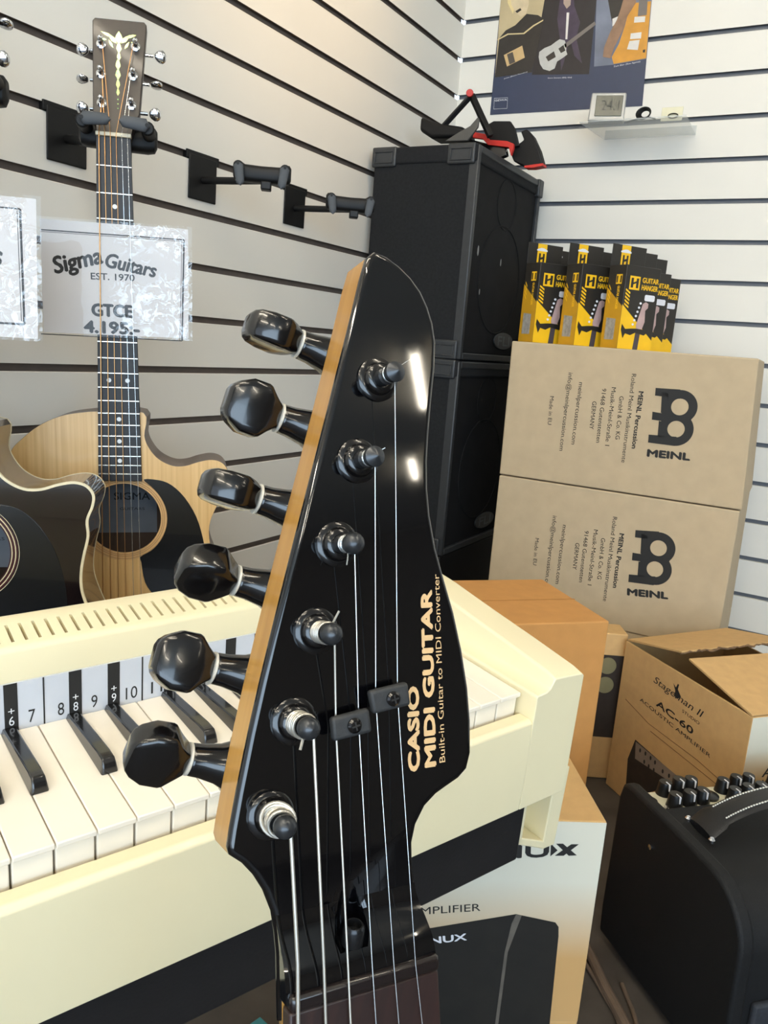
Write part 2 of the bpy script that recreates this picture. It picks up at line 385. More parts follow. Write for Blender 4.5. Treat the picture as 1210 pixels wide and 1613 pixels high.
wallpic('shirt_letter', [(412.3,-1,1653.2),(426,-1,1657.3),(424.8,-1,1643.1),(414.7,-1,1635.6)], mat('poster_white', '#d6d2cc'), a_, 1.35)
wallpic('guitar_body', [(461.6,-1,1683.1),(503.1,-1,1682.2),(509,-1,1554),(429.7,-1,1548.2),(422.6,-1,1565),(436.4,-1,1592.8),(446.4,-1,1635),(450.4,-1,1663.1)], mat('poster_amber', '#c98d2e', .3, var=.1), a_, 1.35)
wallpic('guitar_neck', [(472.3,-1,1716.9),(492.5,-1,1714.3),(496.7,-1,1652.1),(475.2,-1,1651.7)], mat('poster_neck', '#6b6460'), a_, 1.6)
wallpic('arm', [(436.5,-1,1707.4),(463.9,-1,1711),(466.3,-1,1682.5),(448.6,-1,1653.3),(444.2,-1,1628),(426.1,-1,1586.5),(419.8,-1,1562.3),(399.8,-1,1567.1),(400.1,-1,1589.1),(411.4,-1,1624.4),(424,-1,1649),(430.3,-1,1672.6)], mat('poster_skin', '#8a6a52', .3, var=.2), a_, 1.9)
wallpic('pickup', [(467.6,-1,1651.2),(494,-1,1649.5),(494.3,-1,1636.8),(467.8,-1,1638.3)], mat('poster_white', '#d6d2cc'), a_, 1.65)
wallpic('pickup', [(463.3,-1,1614.5),(489.7,-1,1614.6),(490.1,-1,1600.3),(463.5,-1,1601.6)], mat('poster_white', '#d6d2cc'), a_, 1.65)
wallpic('bridge', [(462.6,-1,1597.4),(487.4,-1,1597.7),(486,-1,1574.9),(458.8,-1,1579)], mat('poster_white', '#d6d2cc'), a_, 1.65)
wallpic('jack', [(498.5,-1,1573.7),(504.6,-1,1574.5),(504,-1,1567.4),(499.3,-1,1567.9)], mat('poster_black', '#221e1c'), a_, 1.65)
def wl(pts): return [(p[0]-300, p[1], p[2]-1470) for p in pts]
pale = mat('caption_white', '#d9dbe0', .5)
for s_, pts, c_ in (('Zach Blair (Rise Against)', [(431,-1.9,1540.5),(496.4,-1.9,1546.3)], 3.4), ('Steve Stevens (Billy Idol)', [(259.2,-1.9,1528.2),(324.7,-1.9,1524.3)], 3.0), ('James (Bloom Monsters)', [(135.1,-1.9,1536.8),(200.5,-1.9,1548.5)], 2.8)):
    A_, B_ = wl(pts); lettering(t, s_, A_, B_, c_, pale, (0, -1, 0))
fr_ = [(113.8,-1.9,1463.7),(152.8,-1.9,1462.8),(151.5,-1.9,1489.8),(112.6,-1.9,1491)]
fr_ = wl(fr_)
mb = MB(); mb.tube(fr_, .7, 4, loop=True); mb.build('emblem_frame', pale, t)
A_, B_ = wl([(114.5,-2,1482.9),(150.5,-2,1482.7)]); lettering(t, 'GEWA', A_, B_, 4.5, pale, (0, -1, 0), bold=.03)

clear = mat('clear_acrylic', '#e8eeee', .12, var=0, alpha=.3, spec=.6)
t = thing('acrylic_shelf', ((.54, 0, 1.372), I3), 'clear acrylic shelf hooked into the back slatwall under the poster', 'shelf')
mb = MB(); mb.prism([(-110, -1), (-126, -165), (121, -165), (113, -1)], -2, 1); mb.build('shelf_board', clear, t, .6)
MB().box(-110, 113, -3, 0, 1, 20).build('back_lip', clear, t, .6)
silver = mat('silver_plastic', '#a3a3a0', .35, metal=.2)
lcd = mat('lcd_olive', '#43463a', .25, var=.1)
t = thing('thermometer', ((.469, -.135, 1.3735), rotz(14)), 'silver digital thermometer with olive display standing on acrylic shelf', 'thermometer')
mb = MB(); mb.prism([(-42, 0), (42, 0), (40, 68), (-40, 68)], -9, 9, lambda a, b, c: (a, c+b*.12, b)); mb.build('body', silver, t, 3, 3)
mb = MB(); mb.prism([(-28, 14), (34, 14), (34, 61), (-28, 61)], -11, -8, lambda a, b, c: (a, c+b*.12, b)); dsp = mb.build('display', lcd, t, .6)
lettering(dsp, '24.1', (-14, -7.2, 27), (27, -7.2, 27), 24, mat('lcd_digit', '#2b2d25', .5), (0, -1, .12), lift=.9)
MB().box(-40, 40, -20, 10, .2, 5).build('foot', silver, t, 2)
t = thing('sensor_cable', ((.556, -.125, 1.3735), I3), 'small coil of black cable beside the thermometer on acrylic shelf', 'cable')
mb = MB()
for k in range(4):
    mb.tube([(a*.9, 6*k-10+b*.35, 17+b*.8+k) for a, b in circle(0, 0, 18-k*2, 20)], 1.8, 6, loop=True)
mb.tube(smooth_path([(-40, 5, 3), (-20, -8, 4), (5, -6, 8), (22, -12, 5), (28, -5, 3)]), 1.8, 6)
mb.build('loop', black_satin, t)
t = thing('display_packet', ((.62, -.12, 1.3735), I3), 'small clear packet with a ring standing at right end of acrylic shelf', 'packet')
MB().box(-26, 22, -1.5, 1.5, .2, 30).build('card', mat('packet_cream', '#dcd6b8', .3), t, .8)
mb = MB(); mb.tube([(a, -5, 10+b) for a, b in circle(2, 0, 11, 20, 5)], 1.2, 6, loop=True); mb.build('ring', black_satin, t)

# ---------------------------------------------------------------- guitar wall hangers
def hanger(y, label, centre, yaw=36, closed=False):
    """plate hooked in the slatwall, arm, and a yoke whose prongs point at the viewer; centre = middle of the yoke (local mm)"""
    t = thing('guitar_hanger', ((0, y, 1.0865), I3), label, 'guitar hanger', 'slatwall guitar hangers')
    MB().box(.6, 4, -36, 36, -38, 38).build('back_plate', black_satin, t, 3, 3)
    MB().box(-7, 3, -42, 42, 30, 44).build('hook_lip', black_satin, t, 1)
    cx, cy, cz = centre
    c, s = math.cos(math.radians(yaw)), math.sin(math.radians(yaw))
    Q = lambda a, b, z: (cx+a*c+b*s, cy+a*s-b*c, cz+z)      # a across, b towards the viewer
    MB().tube([(4, 0, -2), lerp((4, 0, -2), Q(0, -10, -8), .5), Q(6, 0, -8)], 6.5, 12).build('arm', black_satin, t)
    mb = MB(); rings = []
    for a, h0, h1, hb in ((-50, -6, 15, 9), (-47, -12, 19, 13), (-38, -14, 20, 14), (-30, -14, 15, 14), (0, -14, 14, 15), (30, -14, 15, 14), (38, -14, 20, 14), (47, -12, 19, 13), (50, -6, 15, 9)):
        m0, hh = (h0+h1)/2, (h1-h0)/2
        rings.append([Q(a, hb*math.copysign(abs(math.cos(q))**.6, math.cos(q)), m0+hh*math.copysign(abs(math.sin(q))**.6, math.sin(q))) for q in [2*math.pi*k/20 for k in range(20)]])
    mb.loft(rings); mb.build('yoke', black_satin, t)
    mb = MB(); mb.hexa({(i, j, k): Q((-9, 9)[i]+8, (-4, 20)[j], (-26, -12)[k]) for i in (0, 1) for j in (0, 1) for k in (0, 1)}); mb.build('swivel', black_satin, t, 2)
    peg = mat('peg_grey', '#44484d', .65)
    for sgn in (-1, 1):
        L_ = 52 if closed else 26
        mb = MB(); mb.tube([Q(sgn*40, b, 8) for b in (6, L_)], 9, 14); p_ = mb.build('prong', black_satin, t, 2)
        f0 = Q(sgn*40, L_+4, 10); f1 = Q(sgn*8, L_+4, 12) if closed else Q(sgn*40-sgn*5, L_+4, -22)
        mb = MB(); rings = []
        d = (Vector(f1)-Vector(f0)).normalized(); v = Vector((s, -c, 0)); w = d.cross(v)
        for k in range(9):
            u = k/8; r = (8.5-2*u) * math.sin(math.acos(max(-1, min(1, (abs(u-.5)*2-.72)/.28 if abs(u-.5)*2 > .72 else 0)))) + .3
            P_ = Vector(f0).lerp(Vector(f1), u) + d*(u-.5)*6
            rings.append([tuple(P_ + w*(r*math.cos(q)) + v*(3.5*math.sin(q))) for q in [2*math.pi*j/14 for j in range(14)]])
        mb.loft(rings); pad = mb.build('locking_arm', peg, p_, 0, ang=60)
        MB().lathe([(2.6, 3), (2.6, 4), (.01, 4.2)], f0, (s, -c, 0), 12).build('pin', black_satin, pad)
    return t
hanger(-1.003, 'empty black guitar hanger beside the hanging pale guitar', (136, 6, 4))
hanger(-.7225, 'empty black guitar hanger next to the loudspeaker cabinet', (138, 8, 4))
AC_FRAME = ((0.2088,-1.3911,1.0542), ((0.73299,-0.04946,0.68502),(0.68605,0.00538,-0.73370),(0.03260,0.99876,0.03787)))
def neck_centre(off, y):
    p = Vector(AC_FRAME[0]) + Vector(off) + Matrix(AC_FRAME[1]) @ (Vector((3, 7, -36))*U)
    return (p.x*1000, (p.y-y)*1000, (p.z-1.0865)*1000)
hanger(-1.299, 'black guitar hanger holding the headstock of the pale acoustic guitar', neck_centre((0, 0, 0), -1.299), 43, True)
hanger(-1.595, 'black guitar hanger at left edge holding the dark guitar', neck_centre((0.0063, -0.2308, -0.0026), -1.595), 43, True)

# ---------------------------------------------------------------- printed cartons by the back wall
carton_beige = mat('beige_cardboard', '#b5a284', .8, var=.04, vscale=30, bump=.06, bscale=700)
ME = ((0.4261,-0.4657,0.5403), ((0.99912,-0.04189,0.00000),(0.04189,0.99912,0.00000),(0.00000,0.00000,1.00000)))
N_FRONT = (0, -1, 0)
def down(d, dz): return {k: (p[0], p[1], p[2]+dz) for k, p in d.items()}
VU = {(1,0,1):(498,0,306.1),(0,0,1):(-3.6,-0,306.1),(1,0,0):(513,-0,8.9),(0,0,0):(0.2,0,8.9),(1,1,1):(487.4,370,306.1),(1,1,0):(506.6,370,8.9),(0,1,0):(-6.2,370,8.9),(0,1,1):(-14.2,370,306.1)}
VL = {(1,0,1):(510.2,0,6.5),(0,0,1):(0.6,-0,6.5),(1,0,0):(510.1,-0,-292.3),(0,0,0):(0.6,-0,-292.3),(1,1,1):(503.2,370,6.5),(1,1,0):(507.1,370,-292.3),(0,1,0):(-6.4,370.1,-292.3),(0,1,1):(-6.4,370,6.5)}
def shifted(o, V, dz):
    return {k: (p[0], p[1], p[2]-dz) for k, p in V.items()}
def box_print(t, top, dots, ring, bars, brand, lines):
    """two-ring emblem, brand word and the address lines, all printed on the front"""
    mb = MB(); y = -1.2
    f = lambda a, b, c: (a, y_front+c, b)
    (x1, _, z1), (x2, _, z2) = ring
    R1, R2 = 34.0, 16.8
    out = [q for q in circle(x1, z1, R1, 72) if math.hypot(q[0]-x2, q[1]-z2) > R1] , [q for q in circle(x2, z2, R1, 72) if math.hypot(q[0]-x1, q[1]-z1) > R1]
    def roll(lst, cx_, cz_, ox, oz):   # start each arc right after the gap
        am = math.atan2(oz-cz_, ox-cx_); return sorted(lst, key=lambda q: (math.atan2(q[1]-cz_, q[0]-cx_)-am) % (2*math.pi))
    outline = roll(out[0], x1, z1, x2, z2) + roll(out[1], x2, z2, x1, z1)
    m2 = MB().plate(outline, [circle(x1, z1, R2, 36), circle(x2, z2, R2, 36)], .25, .05)
    for v in m2.bm.verts: v.co = Vector((v.co.x, -v.co.z, v.co.y))
    m2.build('emblem', ink, t, ang=0)
    for q in bars: mb.poly3([(p[0], p[1]-.2, p[2]) for p in q])
    mb.build('emblem_stems', ink, t, ang=0)
    for s, q, cap, bold in lines: lettering(t, s, q[0], q[1], cap, ink, N_FRONT, bold=bold)
LABEL_TEXT = ('MEINL Percussion', 'Roland Meinl Musikinstrumente', 'GmbH & Co. KG', 'Musik-Meinl-Straße 1', '91468 Gutenstetten', 'GERMANY', 'meinlpercussion.com', 'info@meinlpercussion.com', 'Made in EU')
def brand_carton(V, frame, label, ring, bars, brand, lines):
    t = thing('cardboard_box', frame, label, 'cardboard box', 'printed cartons stacked against the back wall')
    MB().hexa(V).build('carton', carton_beige, t, 3, 3)
    caps = (9.5, 9, 9, 9, 9, 9, 9.5, 9.5, 8.5)
    L_ = [(s, q, c, .035 if i in (0,) else 0) for i, (s, q, c) in enumerate(zip(LABEL_TEXT, lines, caps))]
    L_.append(('MEINL', brand, 14, .075))
    box_print(t, None, None, ring, bars, brand, L_)
    return t
brand_carton(VU, ME, 'beige printed carton on top of the stack, yellow and black packets standing on it',
    [(366.7,-0.4,199.5),(365.8,-0.4,154.2)],
    [[(314.5,-0.4,232.9),(362.8,-0.4,234.2),(364.3,-0.4,215.9),(315.4,-0.4,217.5)], [(328,-0.4,226.4),(340.8,-0.4,223.8),(343.3,-0.4,180.2),(331.5,-0.4,184.1)], [(315,-0.4,184.3),(343,-0.4,182.8),(343.9,-0.4,167.3),(316,-0.4,168.1)], [(330.1,-0.4,167),(342.9,-0.4,165.9),(345,-0.4,133.4),(332.2,-0.4,134.5)], [(314,-0.4,136.9),(369.2,-0.4,139),(368.3,-0.4,120),(315,-0.4,120.5)]],
    [(317.5,-0.4,92.2),(400.4,-0.4,94.8)],
    [[(282.4,-0.4,222.7),(284,-0.4,104.6)], [(263.5,-0.4,257.1),(266.8,-0.4,72.1)], [(244.3,-0.4,209.2),(247.7,-0.4,119.1)], [(226.2,-0.4,226),(228.4,-0.4,103.1)], [(206.6,-0.4,221.6),(208.7,-0.4,107.2)], [(189.7,-0.4,193.1),(190.6,-0.4,133.9)], [(156.3,-0.4,230.2),(155.9,-0.4,97)], [(131.2,-0.4,248.2),(131.6,-0.4,79.9)], [(97.1,-0.4,194.7),(98.7,-0.4,133)]])
brand_carton(VL, ME, 'second beige printed carton in the stack, directly under the one holding packets',
    [(366.7,-0.4,-96.5),(365.9,-0.4,-142.7)],
    [[(315.3,-0.4,-66.5),(363,-0.4,-61.3),(364.4,-0.4,-79.9),(316.3,-0.4,-82.1)], [(328.6,-0.4,-72),(341.3,-0.4,-73.6),(343.8,-0.4,-118),(332.1,-0.4,-114.9)], [(315.9,-0.4,-116),(343.4,-0.4,-115.4),(344.4,-0.4,-131.1),(316.9,-0.4,-132.5)], [(330.8,-0.4,-132.5),(343.3,-0.4,-132.6),(345.4,-0.4,-165.6),(332.8,-0.4,-165.5)], [(314.9,-0.4,-164.5),(369.3,-0.4,-158),(368.3,-0.4,-177.5),(315.9,-0.4,-181.1)]],
    [(318.4,-0.4,-209.8),(400,-0.4,-200.6)],
    [[(283.8,-0.4,-79.4),(285.4,-0.4,-199.8)], [(265.2,-0.4,-45.8),(268.5,-0.4,-234.3)], [(246.3,-0.4,-96.2),(249.7,-0.4,-187.9)], [(228.5,-0.4,-80.5),(230.7,-0.4,-205.7)], [(209.2,-0.4,-86.5),(211.3,-0.4,-203.1)], [(192.6,-0.4,-117),(193.5,-0.4,-177.3)], [(159.7,-0.4,-81.8),(159.4,-0.4,-217.7)], [(135.1,-0.4,-65.4),(135.6,-0.4,-236.9)], [(101.6,-0.4,-122.6),(103.2,-0.4,-185.4)]])
zb = min(p[2] for p in VL.values()); zf = -ME[0][2]*1000
t = thing('cardboard_box', ME, 'plain beige carton at the bottom of the stack, hidden behind kraft boxes', 'cardboard box', 'printed cartons stacked against the back wall')
MB().hexa({k: ((p[0], p[1]+3*(k[1] == 0), p[2]-.6) if kk else (VL[(k[0], k[1], 0)][0], VL[(k[0], k[1], 0)][1]+3*(k[1] == 0), zf+.5)) for kk in (0, 1) for k, p in [((i, j, kk), VL[(i, j, 0)]) for i in (0, 1) for j in (0, 1)]}).build('carton', carton_beige, t, 3, 3)

# ---------------------------------------------------------------- guitar hanger packets
pk_black = mat('packet_black', '#26231f', .45, var=.06)
pk_yellow = mat('packet_yellow', '#f0bd1c', .45, var=.03)
pk_dull = mat('packet_side_yellow', '#c08f18', .5, var=.05)
pk_grey = mat('packet_photo_grey', '#97938c', .5, var=.25, vscale=120)
pk_pink = mat('packet_photo_pink', '#b79b98', .5, var=.08)
sticker = mat('white_sticker', '#dfe0e6', .5, var=.02)
HG = ((0.6373,-0.4043,0.8468), ((0.52992,-0.84805,0.00000),(0.84805,0.52992,0.00000),(0.00000,0.00000,1.00000)))
W_, D_, H_ = (98.0, 52.0, 173.6)
def packet(first=None):
    t = thing('hanger_packet', HG, 'x', 'packet', 'guitar hanger packets standing on the carton')
    b = MB().box(0, W_, 0, D_, .2, H_).build('box', pk_black, t, 1)
    mb = MB(); mb.box(0, W_, D_-1.2, D_, H_-2, H_+46); tab = mb.build('header_card', pk_black, t, .5)
    F_ = lambda lift: (lambda a, x, c: (a, -lift+c, x))
    KX = W_/73.5
    def fr(name, pts, m, lift=.3, par=b): return MB().flat([(p[0]*KX if p[0] != W_ else W_, p[1]) for p in pts], 0, lambda a, z, c: (a, -lift, z)).build(name, m, par, ang=0)
    def sd(name, pts, m, lift=.3): return MB().flat([(p[0], p[1]) for p in pts], 0, lambda a, z, c: (-lift, D_-a*(1 if a in (0, D_) else D_/76.5), z)).build(name, m, b, ang=0)
    def hd(name, pts, m, lift=.3): return MB().flat([(p[0], p[1]) for p in pts], 0, lambda a, z, c: (a, D_-1.2-lift, z)).build(name, m, tab, ang=0)
    fr('yellow_panel', [(0, .5), (W_, .5), (W_, 22), (0, 92)], pk_yellow)
    em = fr('emblem', circle(0, 0, 1, 4) and [(9, 124), (31, 124), (31, 152), (9, 152)], pk_yellow)
    for q in ([(12, 128), (17, 128), (17, 148), (12, 148)], [(23, 128), (28, 128), (28, 148), (23, 148)], [(17, 135), (23, 138), (23, 142), (17, 139)]):
        fr('emblem_letter', q, pk_black, .5, em)
    lettering(b, 'GUITAR', (36*KX, -.3, 141), (71*KX, -.3, 141), 10.5, pk_yellow, (0, -1, 0), bold=.03)
    lettering(b, 'HANGER', (36*KX, -.3, 126), (71*KX, -.3, 126), 10.5, pk_yellow, (0, -1, 0), bold=.03)
    for k in range(5):
        z = 88+k*7.3
        fr('stripe', [(3, z+4), (13, z-3), (13, z+1), (3, z+8)], pk_yellow, .5)
    fr('price_sticker', [(45, 106), (47, 104), (65, 104), (67, 106), (67, 115), (65, 117), (47, 117), (45, 115)], sticker, .7)
    fr('pictured_neck', [(33, .6), (44, .6), (46, 50), (36, 50)], mat('packet_photo_dark', '#4a4146', .5), .5)
    pg = fr('pictured_headstock', [(36, 42), (46, 38), (52, 60), (50, 84), (55, 90), (55, 99), (49, 102), (43, 98), (39, 78), (34, 52)], pk_pink, .7)
    for k in range(6): fr('pictured_peg', [(p[0]+27+k*2.2, p[1]+53+k*9) for p in circle(0, 0, 2.6, 8)], sticker, .7)
    fr('pictured_hanger', [(3, 40), (9, 22), (13, 33), (24, 30), (34, 36), (54, 32), (60, 38), (52, 44), (36, 45), (24, 44), (12, 42), (4, 52)], pk_black, .9)
    sd('yellow_panel', [(0, .5), (D_, .5), (D_, 92), (0, 138)][:4] and [(0, .5), (D_, .5), (D_, 88), (0, 128)], pk_dull)
    sd('pictured_yoke', [(14, 18), (56, 18), (56, 62), (14, 64)], pk_grey, .5)
    sd('emblem', [(36, 134), (62, 134), (62, 154), (36, 154)], pk_yellow, .5)
    for q in ([(38, 137), (44, 137), (44, 151), (38, 151)], [(54, 137), (60, 137), (60, 151), (54, 151)]): sd('emblem_letter', q, pk_black, .8)
    lettering(b, 'GUITAR HANGER', (-.3, D_*.40, 130), (-.3, D_*.40, 82), 7, pk_yellow, (-1, 0, 0), bold=.02)
    for k in range(4):
        z = 96+k*9; sd('stripe', [(8, z+7), (18, z-3), (18, z+1), (8, z+11)], pk_yellow, .5)
    hd('yellow_band', [(26, H_-1), (52, H_-1), (52, H_+45.5), (26, H_+45.5)], pk_yellow)
    for q in ([(31, H_+4), (36, H_+4), (36, H_+25), (31, H_+25)], [(42, H_+4), (47, H_+4), (47, H_+25), (42, H_+25)], [(36, H_+11), (42, H_+13), (42, H_+18), (36, H_+16)]): hd('emblem_letter', q, pk_black, .5)
    hd('hang_slot', [(24, H_+30), (54, H_+30), (54, H_+33), (43, H_+37), (36, H_+37), (24, H_+33)], sticker, .5)
    return t
proto = packet()
PKS = ((0, 0, 'front right yellow and black hanger packet, the one whose front shows whole'), (-1, 0, 'yellow and black hanger packet in the middle of the front row'), (-2, 0, 'yellow and black hanger packet at left end of front row, beside the loudspeakers'),
       (0, 1, 'hanger packet half hidden just behind the front right packet'), (-1, 1, 'hanger packet mostly hidden behind the middle front packet'), (-2, 1, 'hanger packet mostly hidden behind the left front packet'), (0, 2, 'rearmost hanger packet nearest the back wall, at right end of the group'))
for i, (cx, ry, lab) in enumerate(PKS):
    o = proto if i == 0 else copy_tree(proto)
    o['label'] = lab
    O = Vector(HG[0]) + Vector((cx*.094*.999 + ry*.0014, cx*.094*.042 + ry*.103, 0.0004)); M = HG[1]; o.matrix_world = Matrix.Translation(O) @ Matrix(M).to_4x4()

# ---------------------------------------------------------------- kraft boxes
kraft_warm = mat('kraft_orange', '#c08a4c', .75, var=.05, vscale=40, bump=.06, bscale=600)
OC = ((0.6005,-1.1852,0.1461), ((0.68005,-0.73317,0.00000),(0.73317,0.68005,0.00000),(0.00000,0.00000,1.00000)))
zf = -OC[0][2]*1000
t = thing('cardboard_box', OC, 'tall plain orange brown carton behind the right end of the cream organ', 'cardboard box')
MB().box(0, 330, 0, 225, zf+.5, 275).build('carton', kraft_warm, t, 2.5, 3)
mb = MB(); mb.box(-.4, 330.4, 108, 111, 274.4, 275.5); mb.build('lid_seam', mat('kraft_seam', '#a67439', .8), t)

def pale_fade(name, z_lo, z_hi):
    """pale field that fades softly into kraft colour towards the bottom"""
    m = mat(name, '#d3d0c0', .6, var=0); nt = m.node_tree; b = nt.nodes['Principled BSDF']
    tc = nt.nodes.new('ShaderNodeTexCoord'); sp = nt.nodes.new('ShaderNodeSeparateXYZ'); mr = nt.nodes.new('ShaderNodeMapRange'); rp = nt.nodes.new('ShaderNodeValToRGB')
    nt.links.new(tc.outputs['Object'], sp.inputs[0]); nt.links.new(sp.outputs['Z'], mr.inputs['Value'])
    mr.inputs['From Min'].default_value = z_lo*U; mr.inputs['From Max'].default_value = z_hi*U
    e = rp.color_ramp.elements; e[0].color = (*srgb('#c09963'), 1); e[1].color = (*srgb('#d3d0c0'), 1)  # kraft tone at the bottom, off-white towards the top
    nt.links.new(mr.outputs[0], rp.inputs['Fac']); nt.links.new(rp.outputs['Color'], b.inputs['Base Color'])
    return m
STF = ((0.7978,-0.6624,0.1836), ((0.76074,0.64905,0.00000),(-0.64905,0.76074,0.00000),(0.00000,-0.00000,1.00000)))
zf = -STF[0][2]*1000; SW, SB, H = (325.2, 240.0, 116.4)
kraft_in = mat('kraft_inside', '#8f6b40', .85, var=.06)
t = thing('amplifier_carton', STF, 'kraft amplifier carton with lifted top flaps standing behind black amplifier', 'cardboard box')
mb = MB(); zf += .5
mb.box(0, SW, 0, 4, zf, H); mb.box(0, SW, SB-4, SB, zf, H); mb.box(0, 4, 4, SB-4, zf, H); mb.box(SW-4, SW, 4, SB-4, zf, H); mb.box(4, SW-4, 4, SB-4, zf, zf+4)
mb.build('carton', kraft, t, 1)
fl = [(153.1,1,152.8),(168.5,1,149.8)]
mb = MB(); mb.hexa({(0,0,0): (0, 3, H), (1,0,0): (fl[0][0], -2, fl[0][2]), (0,1,0): (0, SB-3, H+12), (1,1,0): (fl[0][0], SB, fl[0][2]+8), (0,0,1): (0, 3, H+4), (1,0,1): (fl[0][0], -2, fl[0][2]+4), (0,1,1): (0, SB-3, H+16), (1,1,1): (fl[0][0], SB, fl[0][2]+12)})
mb.build('flap', kraft, t, .8)
mb = MB(); mb.hexa({(0,0,0): (fl[1][0], 2, fl[1][2]-4), (1,0,0): (SW-2, -1, H), (0,1,0): (fl[1][0], SB, fl[1][2]-4), (1,1,0): (SW-2, SB-2, H), (0,0,1): (fl[1][0], 2, fl[1][2]), (1,0,1): (SW+.5, -1, H+4), (0,1,1): (fl[1][0], SB, fl[1][2]), (1,1,1): (SW+.5, SB-2, H+4)})
mb.build('flap', kraft, t, .8)
mb = MB()
torn = []
for k in range(40):
    torn.append((fl[0][0]+random.uniform(-1.5, 3), -3+k*(SB+4)/39, fl[0][2]+2+8*k/39+random.uniform(-2.5, 1.5)))
mb.tube(torn, [random.uniform(1.2, 3) for _ in torn], 5); mb.build('torn_edge', mat('torn_paper', '#6b5238', .9, var=.3, vscale=200), t)
for s, q, c, bold, sh in (('Stageman II', [(92.3,-0.3,73.3),(223.9,-0.3,65.3)], 13, .0, .25), ('STUDIO', [(175,-0.3,53.9),(218.8,-0.3,51)], 5.5, 0, 0), ('AC-60', [(108.8,-0.3,35.1),(207.2,-0.3,27.6)], 12, .035, 0), ('ACOUSTIC AMPLIFIER', [(63.5,-0.3,23.3),(254.7,-0.3,9.5)], 7, .0, 0)):
    lettering(t, s, q[0], q[1], c, ink, N_FRONT, bold=bold, shear=sh)
fg = [(143.4,-0.5,93.4),(151.3,-0.5,88.6),(154.4,-0.5,97.1),(157.9,-0.5,96.3),(156.6,-0.5,87.4),(167.1,-0.5,78),(158.8,-0.5,70.6),(149.9,-0.5,72.4),(151,-0.5,82.5)]
MB().poly3(fg).build('figure_emblem', ink, t, ang=0)
for q in ([(22.8,-0.3,7.6),(96.9,-0.3,-6.9),(227,-0.3,-8.4),(293,-0.3,-14.9)], [(104.9,-0.3,-18),(192.8,-0.3,-21.1),(282.2,-0.3,-24.6)]):
    mb = MB(); mb.tube(q, .6, 4); mb.build('printed_line', mat('print_brown', '#6d4f2c', .8), t)
pp = MB().poly3([(67.8,-0.4,-53.6),(207.3,-0.4,-62.2),(106.2,-0.4,-145.3),(62.9,-0.4,-171),(54.7,-0.4,-99.9)]).build('printed_amplifier', mat('print_black', '#2a2018', .75, var=.2), t, ang=0)
pa = MB().poly3([(69.8,-0.7,-56.4),(198.9,-0.7,-59.8),(207.6,-0.7,-76.4),(75.2,-0.7,-88.6)]).build('printed_panel', mat('print_grey', '#85776a', .75), pp, ang=0)
for q in [(85.8,-0.9,-66.1),(101.4,-0.9,-64.1),(116.5,-0.9,-64.9),(129.7,-0.9,-66.5),(101.5,-0.9,-80.7),(114.9,-0.9,-82.3),(129.5,-0.9,-81.7),(152.3,-0.9,-71.5),(169.5,-0.9,-70.4),(181.8,-0.9,-72),(169.4,-0.9,-85.3)]:
    MB().poly3([(q[0]+2.6*math.cos(k*.7), q[1], q[2]+4.2*math.sin(k*.7)) for k in range(9)]).build('printed_knob', ink, pa, ang=0)
MB().box(SW, SW+.2, .5, SB-.5, -120, H-1).build('pale_field', pale_fade('pale_soft_edge', 2, 56), t, ang=0)
for s, q, c in (('AC-60', [(325.6,39.4,11.5),(325.6,121.1,8.8)], 15), ('ACOUSTIC AMPLIFIER', [(325.6,38.2,-0.6),(325.6,176.8,-9)], 7)):
    lettering(t, s, q[0], q[1], c, ink, (1, 0, 0), bold=.02)

t = thing('cardboard_box', ((.765, -.66, 0), rotz(30)), 'dark printed carton seen in the narrow gap between two kraft boxes', 'cardboard box')
MB().box(-60, 36, 0, 60, .5, 306).build('carton', kraft, t, 2)
pp = MB().box(-60.2, 36.2, -.6, 0, 90, 262).build('printed_amplifier', mat('print_black', '#2a2018'), t)
for z_ in (240, 200):
    mb = MB(); mb.prism(circle(4, z_, 17, 28), -1, -.6, lambda a, b, c: (a, c, b)); mb.build('printed_knob', mat('print_olive', '#77704f', .8), pp)

NX = ((0.6598,-1.4733,0.0095), ((0.82734,-0.56170,0.00000),(0.56170,0.82734,0.00000),(0.00000,0.00000,1.00000)))
NW_, ND_, NH_ = (330.0, 155.3, 280.8)
zf = -NX[0][2]*1000
t = thing('amplifier_carton', NX, 'kraft amplifier carton with printed black speaker, under the right end of the organ', 'cardboard box')
MB().box(0, NW_, 0, 195, zf+.5, NH_).build('carton', kraft, t, 2, 3)
MB().box(1, NW_-.5, -.25, 0, 5, NH_-1).build('pale_field', pale_fade('pale_soft_edge_low', 95, 200), t, ang=0)
q = [(203.7,-0.4,229.4),(264.2,-0.4,233.8)]
lettering(t, 'NU', q[0], q[1], 16, ink, N_FRONT, bold=.05)
for q in ([(265.9,-0.5,250.7),(275,-0.5,242.2),(267.2,-0.5,234)], [(272,-0.5,250.9),(280.4,-0.5,251.2),(299.1,-0.5,236.3),(289.2,-0.5,235.5)], [(290.3,-0.6,250.8),(299.5,-0.6,251.1),(283.1,-0.6,235.4),(272.4,-0.6,235.1)]):
    MB().poly3(q).build('lettering', ink, t, ang=0)
q = [(105.8,-0.4,150),(191.3,-0.4,158.7)]
lettering(t, 'AMPLIFIER', q[0], q[1], 10, ink, N_FRONT)
pp = MB().poly3([(89.9,-0.5,121.2),(128.6,-0.5,132.5),(234.8,-0.5,155.2),(284.2,-0.5,145.1),(288.9,-0.5,139.1),(290.5,-0.5,125.9),(294.7,-0.5,0.9),(296.8,-0.5,-43.2),(103.3,-0.5,-45.3)]).build('printed_speaker', mat('print_dark', '#17140f', .6, var=.25), t, ang=0)
